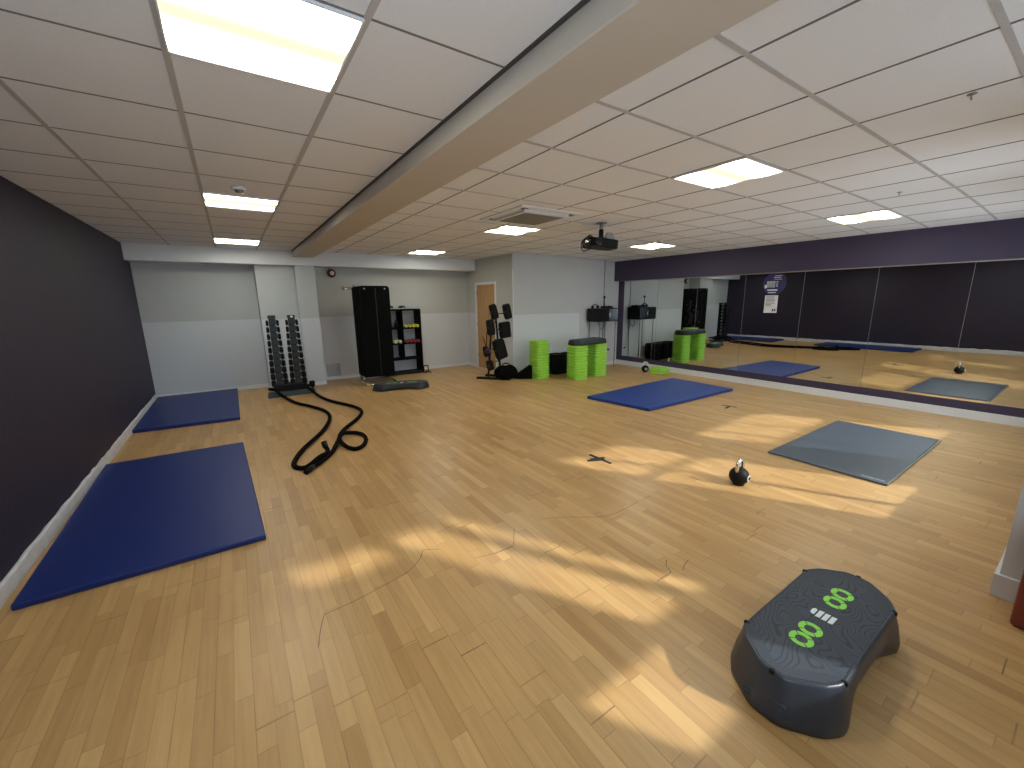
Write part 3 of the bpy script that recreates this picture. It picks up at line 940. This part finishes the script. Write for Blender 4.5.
def make_dumbbell(r, hw, hl, name='dumbbell', hexed=True, mat='black', bar='steel'):
    t = thing(name, '', 'dumbbell')
    for s in (-1, 1):
        mb = MB()
        m4 = T((s * (hl + hw / 2), 0, 0)) @ R(90, 'Y') @ T((0, 0, -hw / 2))
        mb.lathe([(r * 0.80, 0), (r, hw * 0.18), (r, hw * 0.82), (r * 0.80, hw)], 6 if hexed else 16, M4=m4, smooth=False)
        mb.build('weight_head', M[mat], t)
    MB().cyl((-hl, 0, 0), (hl, 0, 0), 0.013).build('handle', M[bar], t)
    return t
for ci, cx in enumerate(CXS):
    for k in range(NL):
        f = 1 - k / (NL - 1)               # heavier towards the floor
        z = 0.250 + k * PZ
        r = 0.050 + 0.007 * f
        hw = 0.036 + 0.036 * f
        t = make_dumbbell(r, hw, 0.060)
        t.location = (0.70 + cx, 8.16 - 0.060, z - 0.030 + 0.0)
        pos = NL - 1 - k
        side = 'column nearer the purple wall' if ci == 0 else 'column nearer the pier'
        place = 'topmost' if pos == 0 else ('lowest' if k == 0 else ORD[pos] + ' from the top')
        tag(t, f'black hexagonal dumbbell, {place} on the rack {side}', group='dumbbells on the twin-column rack')

# ------------------------------------------------------------------ battle rope
z0 = 0.024
r1 = [(0.468, 7.95, 0.13), (0.50, 7.86, 0.09), (0.573, 7.70, 0.035), (0.68, 7.22, z0), (0.841, 6.816, z0), (0.967, 6.383, z0), (0.949, 5.941, z0), (0.762, 5.375, z0), (0.476, 4.825, z0), (0.343, 4.471, z0), (0.333, 4.296, z0), (0.418, 4.234, z0), (0.558, 4.320, 0.068), (0.640, 4.44, 0.05), (0.668, 4.53, 0.055), (0.660, 4.59, 0.075)]
back = [(0.468, 7.95, 0.13), (0.40, 8.12, 0.12), (0.40, 8.28, 0.10), (0.55, 8.34, 0.09), (0.85, 8.34, 0.09), (1.00, 8.26, 0.10), (1.00, 8.08, 0.12), (0.955, 7.93, 0.13)]
r2 = [(0.955, 7.93, 0.13), (0.99, 7.78, 0.10), (1.057, 7.537, 0.035), (1.155, 7.046, z0), (1.374, 6.412, z0), (1.405, 6.052, z0), (1.269, 5.701, z0), (0.989, 5.265, z0), (0.872, 4.95, z0), (0.868, 4.65, z0), (0.93, 4.475, z0), (1.03, 4.52, z0), (1.112, 4.70, z0), (1.135, 4.90, z0), (1.09, 5.04, z0), (1.00, 5.05, 0.04), (0.90, 4.94, 0.07), (0.80, 4.72, 0.045), (0.70, 4.50, z0), (0.558, 4.290, z0), (0.47, 4.19, z0)]
t = thing('battle_rope', 'thick black battle rope snaking across the floor from the dumbbell rack', 'battle rope', (0, 0, 0))
path = list(reversed(r1)) + back[1:-1] + r2
MB().tube(catmull(path, 7), 0.0240, 12).build('rope', M['nylon'], t)
MB().cyl((0.661, 4.585, 0.072), (0.652, 4.620, 0.125), 0.030, 14).build('end_grip', M['black'], t)
MB().cyl((0.475, 4.195, 0.026), (0.395, 4.10, 0.026), 0.0265, 14).build('end_grip', M['black'], t)
t = thing('anchor_post', 'short black knobbed post at the foot of the dumbbell rack', 'anchor', (1.07, 8.16, 0))
MB().lathe([(0.05, 0), (0.05, 0.012), (0.022, 0.016), (0.020, 0.09)], 18).build('post', M['black_metal'], t)
MB().lathe([(0.040, 0.09), (0.048, 0.10), (0.048, 0.175), (0.040, 0.19)], 18).build('knob', M['black'], t)

# ------------------------------------------------------------------ tall rack of hanging mats
rk = thing('mat_rack', 'steel floor stand carrying tall black hanging mats beside the cube shelf', 'mat stand', (2.30, 8.45, 0))
mb = MB()
for x in (-0.29, 0.29):
    mb.cyl((x, -0.62, 0.022), (x, 0.25, 0.022), 0.018)
mb.cyl((-0.29, 0.20, 0.022), (0.29, 0.20, 0.022), 0.018).cyl((-0.29, -0.55, 0.022), (0.29, -0.55, 0.022), 0.016)
mb.build('base_frame', M['chrome'], rk)
mb = MB()
for x in (-0.22, 0.22):
    mb.cyl((x, 0.20, 0.02), (x, 0.20, 1.93), 0.018)
mb.build('upright', M['chrome'], rk)
mb = MB()
for x in (-0.19, 0.19):
    mb.cyl((x, 0.20, 1.845), (x, -0.46, 1.845), 0.007)
mb.cyl((-0.43, 0.17, 1.865), (0.22, 0.17, 1.865), 0.018).cyl((-0.43, 0.17, 1.865), (-0.455, 0.17, 1.865), 0.034)
mb.build('hanging_arm', M['chrome'], rk)
nm = 12
def mat_outline():
    w, zb, zt, r = 0.285, 0.155, 1.900, 0.055
    pts = [(-w, zb), (w, zb)]
    for cx, a0 in ((w - r, 0), (-w + r, 90)):
        for k in range(6):
            a = math.radians(a0 + 18 * k)
            pts.append((cx + r * math.cos(a), zt - r + r * math.sin(a)))
    return pts
mb = MB(); th = 0.040
mb.prism(mat_outline(), 0, th, M4=R(90, 'X'), bev=0.006)
MAT0 = thing('hanging_mat', '', 'exercise mat')
mo = mb.build('pad', M['vinyl_black'], MAT0)
mb = MB()
for s in (-0.19, 0.19):
    mb.lathe([(0.013, 0), (0.022, 0), (0.022, 0.003), (0.013, 0.003)], 16, M4=T((s, -th - 0.0005, 1.845)) @ R(90, 'X'))
mb.build('eyelet', M['gun'], MAT0)
places = ['frontmost, with a pale dashed stitch line'] + [ORD[k] + ' from the front' for k in range(1, nm - 1)] + ['rearmost against the posts']
for k in range(nm):
    t = MAT0 if k == 0 else copy_tree(MAT0)
    t.location = (2.300 + (random.uniform(-0.006, 0.006) if k else 0), 8.02 + th + k * (th + 0.007), random.uniform(-0.012, 0.0) if k else 0)
    tag(t, 'tall black foam mat hanging on the steel stand, ' + places[k], group='tall black hanging mats')
mb = MB()
z = 0.20
while z < 1.85:
    mb.box(0.011, 0.018, -th - 0.0012, -th + 0.001, z, z + 0.014)
    z += 0.042
mb.build('stitching', M['grey_ink'], MAT0)

# ------------------------------------------------------------------ cube shelf with small weights
SX0, SX1, SY0, SY1 = 2.66, 3.485, 8.74, 9.085
sh = thing('cube_shelf', 'black open-backed cube shelf of two columns beside the hanging mats', 'shelf unit', ((SX0 + SX1) / 2, (SY0 + SY1) / 2, 0))
hx = (SX1 - SX0) / 2; hy = (SY1 - SY0) / 2
for s in (-1, 1):
    x = s * (hx - 0.0175)
    MB().box(x - 0.0175, x + 0.0175, -hy, hy, 0.0, 1.435, bev=0.002).build('side_panel', M['vinyl_black'], sh)
DX = 3.055 - (SX0 + SX1) / 2
MB().box(DX - 0.016, DX + 0.016, -hy, hy, 0.37, 1.40, bev=0.002).build('divider', M['vinyl_black'], sh)
SZ = (0.045, 0.355, 0.700, 1.035)
MB().box(-hx + 0.035, hx - 0.035, -hy, hy, 1.40, 1.435).build('top_board', M['vinyl_black'], sh)
for z in SZ:
    MB().box(-hx + 0.035, hx - 0.035, -hy, hy, z - 0.03, z).build('shelf_board', M['vinyl_black'], sh)
MB().box(-hx + 0.035, hx - 0.035, -hy - 0.02, -hy, 0.0, 0.075).build('kickboard', M['black_metal'], sh)

def end_on(x, y, z, mat, label, group, r=0.036):
    t = make_dumbbell(r, 0.055, 0.055, hexed=True, mat=mat, bar='steel')
    t.location = (x, y, z + r * 0.88)
    t.rotation_euler = (0, 0, PI / 2)
    # rest each one on a flat of its hexagonal heads
    tag(t, label, group=group)
POSN = ['nearest the shelf divider', 'second from the shelf divider', 'third from the shelf divider', 'farthest from the shelf divider']
for k in range(4):
    end_on(3.145 + 0.085 * k, SY0 + 0.10, SZ[3], 'yellow', f'small yellow dumbbell on the upper shelf, {POSN[k]}', 'yellow dumbbells')
    end_on(3.145 + 0.085 * k, SY0 + 0.10, SZ[2], 'red', f'small red dumbbell on the middle shelf, {POSN[k]}', 'red dumbbells')
for k in range(3):
    end_on(2.985 - 0.10 * k, SY0 + 0.10, SZ[2], 'cream', f'small cream dumbbell on the middle shelf, {["nearest the shelf divider", "middle of the three", "nearest the hanging mats"][k]}', 'cream dumbbells', 0.040)
make_kettlebell('black kettlebell on the upper shelf nearer the hanging mats', (2.80, SY0 + 0.11, SZ[3]), 0.2, 0.62, hm='black', plate=False)
make_kettlebell('black kettlebell on the upper shelf beside the shelf divider', (2.955, SY0 + 0.10, SZ[3]), 0.5, 0.56, hm='black', plate=False)
# resistance bands on the shelf top
for k, (cx, r, lab, mt) in enumerate(((2.86, 0.05, 'black coiled resistance tube on the shelf top nearer the mats', 'black'), (3.12, 0.075, 'thin grey looped cord on the middle of the shelf top', 'gun'))):
    t = thing('resistance_band', lab, 'resistance band', (cx, SY0 + 0.15, 1.435), 0, 'bands on top of the cube shelf')
    pts = []
    for i in range(40):
        a = i * 0.42
        pts.append((math.cos(a) * (r + 0.01 * math.sin(i)), math.sin(a) * r, 0.012 + 0.045 * abs(math.sin(i * 0.33)) + 0.0005 * i))
    MB().tube(pts, 0.006 if k == 0 else 0.004, 6).build('cord', M[mt], t)
    MB().cyl((pts[-1][0], pts[-1][1], pts[-1][2]), (pts[-1][0] + 0.09, pts[-1][1] - 0.02, pts[-1][2]), 0.012).build('grip', M[mt], t)
t = thing('push_up_bar', 'small black push-up bar on the floor at the outer foot of the cube shelf', 'push-up bar', (3.53, 8.72, 0), 0.3)
MB().tube(catmull([(-0.06, 0, 0.013), (-0.06, 0, 0.10), (-0.05, 0, 0.15), (0.05, 0, 0.15), (0.06, 0, 0.10), (0.06, 0, 0.013)], 5), 0.013, 10).build('handle', M['black'], t)
for s in (-0.06, 0.06):
    MB().box(s - 0.016, s + 0.016, -0.09, 0.09, 0, 0.02, bev=0.004).build('foot', M['black'], t)

# ------------------------------------------------------------------ weight stand with rubber plates
WX, WY = 4.42, 7.13
ws = thing('weight_stand', 'black A-shaped studio weight stand in front of the oak door', 'weight stand', (WX, WY, 0))
def tb(name, segs, r, m):
    mb = MB()
    for a, b in segs: mb.cyl(a, b, r, 10)
    return mb.build(name, M[m], ws)
mb = MB()
mb.box(-0.035, 0.035, -0.36, 0.36, 0.0, 0.045, bev=0.006, M4=R(40, 'Z') @ T((-0.16, 0, 0)))
mb.box(-0.035, 0.035, -0.28, 0.28, 0.0, 0.045, bev=0.006, M4=R(40, 'Z') @ T((0.16, 0, 0)))
mb.box(-0.16, 0.16, -0.03, 0.03, 0.0, 0.04, bev=0.004, M4=R(40, 'Z'))
mb.build('foot', M['black_metal'], ws)
tb('post', [((-0.17, 0.02, 0.04), (-0.03, 0.02, 1.42)), ((0.14, 0.02, 0.04), (0.03, 0.02, 1.42)), ((-0.03, 0.02, 1.42), (0.03, 0.02, 1.42))], 0.021, 'black_metal')
tb('brace', [((-0.145, 0.02, 0.35), (0.12, 0.02, 0.35)), ((-0.10, 0.02, 0.80), (0.08, 0.02, 0.80)), ((-0.06, 0.02, 1.15), (0.05, 0.02, 1.15))], 0.014, 'chrome')
tb('peg', [((-0.14, -0.03, 1.33), (0.28, -0.03, 1.33)), ((-0.20, -0.03, 1.03), (0.26, -0.03, 1.00)), ((-0.29, -0.03, 0.62), (0.12, -0.03, 0.60))], 0.013, 'chrome')
def plates(cx, cz, hw, hh, n, th, tilt, lab, grp):
    """n thick rubber slabs side by side, seen nearly edge on"""
    for k in range(n):
        t = thing('weight_plate', f'{lab}, {(["outer one"] + (["middle one"] if n == 3 else []) + ["inner one"])[k]}' if n > 1 else lab, 'weight plate', (cx, WY - 0.10, cz), 0, grp)
        off = (k - (n - 1) / 2) * th
        mb = MB()
        m4 = R(tilt, 'Y') @ T((off, 0, 0)) @ R(90, 'Y') @ T((0, 0, -th * 0.48))
        mb.prism(rrect(hh, hw, 0.05, 5), 0, th * 0.96, M4=m4, bev=0.008)
        mb.build('disc', M['black'], t)
        mb = MB(); mb.lathe([(0.028, -0.001), (0.028, th * 0.98)], 16, M4=m4); mb.build('hub', M['gun'], t)
plates(4.345, 1.375, 0.070, 0.150, 2, 0.052, -16, 'black rubber weight plate at the top of the stand nearer the door', 'plates top near door')
plates(4.665, 1.370, 0.070, 0.155, 2, 0.056, -13, 'black rubber weight plate at the top of the stand nearer the white corner', 'plates top near corner')
plates(4.262, 1.065, 0.070, 0.158, 2, 0.056, -7, 'black rubber weight plate at mid height nearer the door', 'plates middle near door')
plates(4.600, 1.000, 0.075, 0.165, 3, 0.066, -5, 'thick black rubber weight plate at mid height nearer the white corner', 'plates middle near corner')
plates(4.475, 0.610, 0.080, 0.205, 3, 0.070, -16, 'large black rubber weight plate low on the front of the stand', 'plates low front')
plates(4.140, 0.590, 0.060, 0.110, 2, 0.036, -8, 'small black rubber weight plate low on the stand nearer the door', 'plates low near door')
plates(4.225, 0.300, 0.075, 0.105, 2, 0.044, -10, 'small black rubber weight plate at the very bottom of the stand', 'plates at the very bottom')
t = thing('jump_rope', 'red-handled skipping rope dangling from the weight stand nearer the door', 'skipping rope', (4.11, 7.02, 0))
MB().tube(catmull([(-0.03, 0, 0.86), (0.01, 0, 0.74), (0.03, 0, 0.70), (0.045, 0, 0.78), (0.05, 0, 0.90), (0.06, 0.0, 1.0)], 5), 0.008, 6).build('cord', M['black'], t)
MB().cyl((-0.03, 0, 0.86), (-0.045, 0, 0.90), 0.012).build('grip', M['red'], t)
t = thing('medicine_ball', 'dark magenta ball wedged beside the low plates of the weight stand', 'ball', (4.13, 6.93, 0.62))
MB().lathe([(0.0, -0.055)] + [(0.055 * math.cos(a), 0.055 * math.sin(a)) for a in [-PI / 2 + PI * k / 12 for k in range(1, 12)]] + [(0.0, 0.055)], 20).build('ball_skin', M['pink'], t)
# gym bag: sagging sack
def sack(name, label, cx, cy, hx, hy, hz, seed, cat='bag', squash=None, rz=0):
    random.seed(seed)
    t = thing(name, label, cat, (cx, cy, 0), rz)
    rings = []
    nz = 9
    for i in range(nz):
        f = i / (nz - 1)
        k = math.sin(PI * (0.10 + 0.84 * f)) ** 0.45
        if squash: k *= squash(f)
        rr = []
        for j in range(28):
            a = 2 * PI * j / 28
            w = 1 + 0.05 * math.sin(3 * a + seed + 2 * f) + 0.035 * math.sin(7 * a + 3 * f)
            ca, sa = math.cos(a), math.sin(a)
            p = 0.7
            rr.append((hx * k * w * math.copysign(abs(ca) ** p, ca), hy * k * w * math.copysign(abs(sa) ** p, sa), 0.002 + hz * f * (1 + 0.04 * math.sin(2 * a + seed))))
        rings.append(rr)
    MB().loft(rings).build('body', M['bag'], t)
    return t
b = sack('gym_bag', 'black nylon sports bag slumped at the foot of the weight stand', 4.52, 6.90, 0.25, 0.17, 0.28, 2)
MB().tube(catmull([(-0.12, -0.02, 0.26), (-0.06, -0.03, 0.33), (0.05, -0.02, 0.32), (0.12, -0.02, 0.255)], 6), 0.012, 8).build('strap', M['bag'], b)
t = thing('foam_wedge', 'black sloping foam wedge between the sports bag and the lone lime stack', 'foam wedge', (4.86, 6.78, 0), math.radians(-38))
mb = MB()
mb.prism([(-0.17, 0.0), (0.20, 0.0), (0.20, 0.27), (0.15, 0.27), (-0.17, 0.05)], -0.11, 0.11, M4=R(90, 'X'), bev=0.008)
mb.build('foam_block', M['bag'], t)
MB().box(-0.165, 0.195, -0.112, 0.112, 0.0, 0.006).build('rubber_sole', M['black'], t)

# ------------------------------------------------------------------ equipment cabinet on thin legs
AX0, AX1, AY0, AY1, AZ0, AZ1 = 6.80, 7.42, 6.52, 6.90, 1.085, 1.385
cb = thing('sound_cabinet', 'black sound equipment cabinet on thin legs in the corner by the mirror', 'cabinet', ((AX0 + AX1) / 2, (AY0 + AY1) / 2, 0))
hx = (AX1 - AX0) / 2; hy = (AY1 - AY0) / 2
mb = MB(); mb.box(-hx, hx, -hy + 0.012, hy, AZ0, AZ1, bev=0.006); mb.build('body', M['black_metal'], cb)
MB().box(-hx + 0.01, -0.02, -hy - 0.004, -hy + 0.012, AZ0 + 0.015, AZ1 - 0.015, bev=0.003).build('front_panel', M['black'], cb)
d_ = MB().box(0.0, hx - 0.01, -hy - 0.004, -hy + 0.012, AZ0 + 0.015, AZ1 - 0.015, bev=0.003).build('glass_door', M['glassy'], cb)
MB().box(0.02, 0.035, -hy - 0.016, -hy - 0.003, AZ0 + 0.10, AZ0 + 0.20, bev=0.002).build('pull_handle', M['chrome'], d_)
for x, y in ((hx - 0.05, -hy + 0.03), (hx - 0.05, hy - 0.03), (-hx + 0.06, hy - 0.03), (-hx + 0.06, -hy + 0.03)):
    MB().cyl((x, y, 0), (x, y, AZ0), 0.012, 10).build('leg', M['steel'], cb)
t = thing('microphone_stand', 'small black desk microphone stand on top of the sound cabinet', 'microphone stand', (7.10, 6.66, AZ1))
MB().lathe([(0.06, 0), (0.06, 0.012), (0.018, 0.03), (0.009, 0.12), (0.008, 0.22)], 16).build('stand', M['black'], t)
MB().lathe([(0.012, 0.22), (0.026, 0.235), (0.026, 0.265), (0.012, 0.28)], 14).build('microphone', M['gun'], t)
t = thing('headset', 'black headset left on the sound cabinet at its far end from the mirror', 'headset', (6.93, 6.78, AZ1))
MB().tube([(0.085 * math.cos(a), 0, 0.02 + 0.075 * math.sin(a)) for a in [PI * k / 12 for k in range(13)]], 0.009, 8).build('headband', M['black'], t)
for s in (-0.085, 0.085):
    MB().cyl((s - 0.014, 0, 0.032), (s + 0.014, 0, 0.032), 0.03, 14).build('ear_cup', M['black'], t)
t = thing('control_box', 'flat black control box lying on the sound cabinet near the microphone', 'control box', (7.27, 6.74, AZ1))
MB().box(-0.11, 0.11, -0.09, 0.09, 0.0, 0.045, bev=0.005).build('case', M['black'], t)
MB().lathe([(0.016, 0), (0.014, 0.014)], 12, M4=T((0.05, -0.02, 0.045))).build('knob', M['gun'], t)
t = thing('power_cable', 'thin dark cable running up the wall from the sound cabinet to the ceiling', 'cable', (7.34, 6.904, 0))
MB().cyl((0.0, 0, 1.30), (0.0, 0, CZ(7.34)), 0.006, 6).tube(catmull([(0.0, 0, 1.10), (0.02, -0.03, 1.0), (-0.10, -0.04, 0.90), (-0.17, -0.03, 1.0), (-0.16, 0, 1.09)], 6), 0.006, 6).cyl((0.0, 0, 0.35), (0.0, 0, 1.12), 0.007, 6).build('cable_run', M['gun'], t)
t = thing('wall_socket', 'small dark wall socket low beneath the sound cabinet', 'socket', (7.52, 6.897, 0.38), ang)
MB().box(-0.043, 0.043, -0.008, 0.002, -0.043, 0.043, bev=0.002).build('faceplate', M['white'], t)
MB().box(-0.022, 0.022, -0.035, -0.008, -0.022, 0.022, bev=0.003).build('plug', M['black'], t)

# ------------------------------------------------------------------ bell, hatch, decal, notice, bench
t = thing('fire_alarm_bell', 'round dark red fire alarm bell with pale centre hanging under the back header', 'alarm bell', (1.765, 9.03, 2.175))
MB().lathe([(0.0, -0.045), (0.05, -0.045), (0.078, -0.025), (0.085, 0.0), (0.085, 0.015), (0.0, 0.015)], 28, M4=R(90, 'X') @ R(180, 'Y')).build('gong', M['bell_red'], t)
MB().lathe([(0.0, 0.0), (0.040, 0.0), (0.038, 0.010), (0.0, 0.012)], 24, M4=T((0, -0.040, 0)) @ R(90, 'X')).build('centre_disc', M['white_print'], t)
MB().lathe([(0.0, 0.0), (0.012, 0.0), (0.010, 0.010), (0.0, 0.010)], 12, M4=T((0, -0.051, 0)) @ R(90, 'X')).build('centre_bolt', M['bell_red'], t)
MB().box(-0.04, 0.04, 0.012, 0.084, -0.04, 0.04).build('back_box', M['bell_red'], t)
MB().cyl((-0.03, 0.05, 0.04), (-0.03, 0.05, 0.103), 0.012).build('conduit', M['gun'], t)
t = thing('wall_hatch', 'square pale access hatch low on the back wall beside the pier', 'hatch', (1.635, YB, 0.21))
MB().box(-0.15, 0.15, -0.008, 0.0, -0.15, 0.15).build('hatch_frame', M['white'], t)
mb = MB(); mb.box(-0.138, 0.138, -0.012, -0.008, -0.138, 0.138)
for k in range(9):
    mb.box(-0.125, 0.125, -0.015, -0.012, -0.12 + k * 0.028, -0.110 + k * 0.028)
mb.build('hatch_cover', M['steel'], t)

def TXT(s, size, loc, parent, mat, rot, extrude=0.0006, name='lettering', bold=False):
    cu = bpy.data.curves.new(name, 'FONT')
    cu.body = s; cu.size = size; cu.extrude = extrude
    cu.align_x = 'CENTER'; cu.align_y = 'CENTER'
    if bold: cu.offset = size * 0.02
    o = bpy.data.objects.new(name, cu)
    C.objects.link(o)
    o.data.materials.append(mat)
    o.location = loc; o.rotation_euler = rot
    o.parent = parent
    return o
DYc, DZc = 3.412, 1.815
t = thing('mirror_decal', 'round violet sticker with white print on the mirror above a paper notice', 'sticker', (XM - 0.0065, DYc, DZc))
MB().lathe([(0.0, 0), (0.187, 0), (0.187, 0.0012), (0.0, 0.0012)], 48, M4=R(-90, 'Y'), smooth=False).build('disc', M['decal'], t)
# white marks: facing -X, so mirror-wall viewer sees +Y at the left
def mark(mb, y0, y1, z0, z1, x=-0.0024):
    mb.box(x, -0.0011, min(y0, y1), max(y0, y1), min(z0, z1), max(z0, z1))
mb = MB()
mark(mb, 0.00, -0.11, 0.125, 0.135); mark(mb, 0.02, -0.10, 0.095, 0.105); mark(mb, 0.0, -0.12, 0.068, 0.074)
mark(mb, 0.10, -0.06, -0.118, -0.095); mark(mb, 0.085, -0.04, -0.155, -0.142)
# boxed word frame with tab
mark(mb, 0.115, -0.015, 0.035, 0.043); mark(mb, 0.115, -0.015, -0.058, -0.050); mark(mb, 0.115, 0.107, -0.058, 0.043); mark(mb, -0.007, -0.015, -0.058, 0.043)
mark(mb, 0.105, 0.0, -0.012, -0.004); mark(mb, 0.150, 0.115, -0.075, -0.015)
for k in range(4):
    mark(mb, 0.100 - k * 0.026, 0.083 - k * 0.026, 0.005, 0.028); mark(mb, 0.098 - k * 0.026, 0.084 - k * 0.026, -0.042, -0.020)
for k in range(4):
    mark(mb, -0.035, -0.060, 0.030 - k * 0.026, 0.042 - k * 0.026)
mb.build('print', M['white_print'], t)
t = thing('paper_notice', 'white paper notice with printed lines taped to the mirror below the round sticker', 'notice', (XM - 0.0065, 3.432, 1.470))
MB().box(-0.0012, 0, -0.105, 0.105, -0.150, 0.150).build('sheet', M['paper'], t)
mb = MB()
random.seed(5)
for k in range(8):
    z = 0.118 - k * 0.022
    mark(mb, 0.085, 0.085 - random.uniform(0.09, 0.15), z, z + (0.007 if k % 3 else 0.011), -0.0018)
mb.build('print', M['grey_ink'], t)
mb = MB(); mark(mb, -0.03, -0.052, -0.125, -0.08, -0.0018); mark(mb, -0.065, -0.087, -0.125, -0.08, -0.0018); mark(mb, -0.03, -0.087, -0.106, -0.098, -0.0018)
mb.build('mark_print', M['ink'], t)

t = thing('bench', 'reddish brown leather bench end standing against the white window pier', 'bench', (3.09, -0.14, 0))
MB().box(-0.115, 0.115, -0.195, 0.195, 0.006, 0.42, bev=0.014).build('leather_side', M['brown_red'], t)
MB().box(-0.12, 0.122, -0.198, 0.198, 0.42, 0.50, bev=0.022).build('seat_pad', M['brown_red'], t)
MB().box(-0.10, 0.10, -0.18, 0.18, 0.0, 0.008).build('base', M['black'], t)

# ------------------------------------------------------------------ light from outside
w = bpy.data.worlds.new('sky'); scn.world = w; w.use_nodes = True
nt = w.node_tree
bg = nt.nodes['Background']
bg.inputs['Color'].default_value = (0.74, 0.87, 1.0, 1)
bg.inputs['Strength'].default_value = 4.4
sun = bpy.data.lights.new('sun', 'SUN'); so = bpy.data.objects.new('sun', sun); C.objects.link(so)
sun.energy = 4.4
sun.angle = math.radians(1.8)
sun.color = (1.0, 0.97, 0.90)
dv = Vector((-0.563, 1.0, -0.72)).normalized()
so.rotation_euler = dv.to_track_quat('-Z', 'Y').to_euler()
so.location = (4, -4, 5)
# daylight sampling helpers placed exactly in the window openings (portals of the sky)
for (x0, x1, z0_, z1_, y) in ((-1.10, 0.80, 0.55, 2.25, -0.49), (1.70, 2.93, 0.60, 2.25, -0.49), (4.10, 5.02, 0.42, 2.10, 0.01), (5.76, 7.40, 0.55, 1.88, 0.01)):
    a = bpy.data.lights.new('window_portal', 'AREA'); a.shape = 'RECTANGLE'
    a.size = x1 - x0; a.size_y = z1_ - z0_
    a.cycles.is_portal = True
    ao = bpy.data.objects.new('window_portal', a); C.objects.link(ao)
    ao.location = ((x0 + x1) / 2, y, (z0_ + z1_) / 2)
    ao.rotation_euler = (math.radians(90), 0, 0)

# ------------------------------------------------------------------ camera
cam = bpy.data.cameras.new('camera'); co = bpy.data.objects.new('camera', cam); C.objects.link(co)
f_px, yaw, pitch, roll = 406.06, 0.59532, 0.20466, -0.013549
cam.sensor_width = 36.0
cam.lens = f_px * 36.0 / 1024.0
cam.clip_start = 0.02
fwd = Vector((math.sin(yaw) * math.cos(pitch), math.cos(yaw) * math.cos(pitch), -math.sin(pitch)))
right = Vector((math.cos(yaw), -math.sin(yaw), 0))
up = right.cross(fwd)
r2 = math.cos(roll) * right + math.sin(roll) * up
u2 = -math.sin(roll) * right + math.cos(roll) * up
m = Matrix((r2, u2, -fwd)).transposed().to_4x4()
m.translation = Vector((0, 0, 1.605))
co.matrix_world = m
scn.camera = co
vs = scn.view_settings
vs.view_transform = 'Standard'; vs.look = 'None'; vs.gamma = 1.0; vs.exposure = 0.0
vs.use_curve_mapping = False
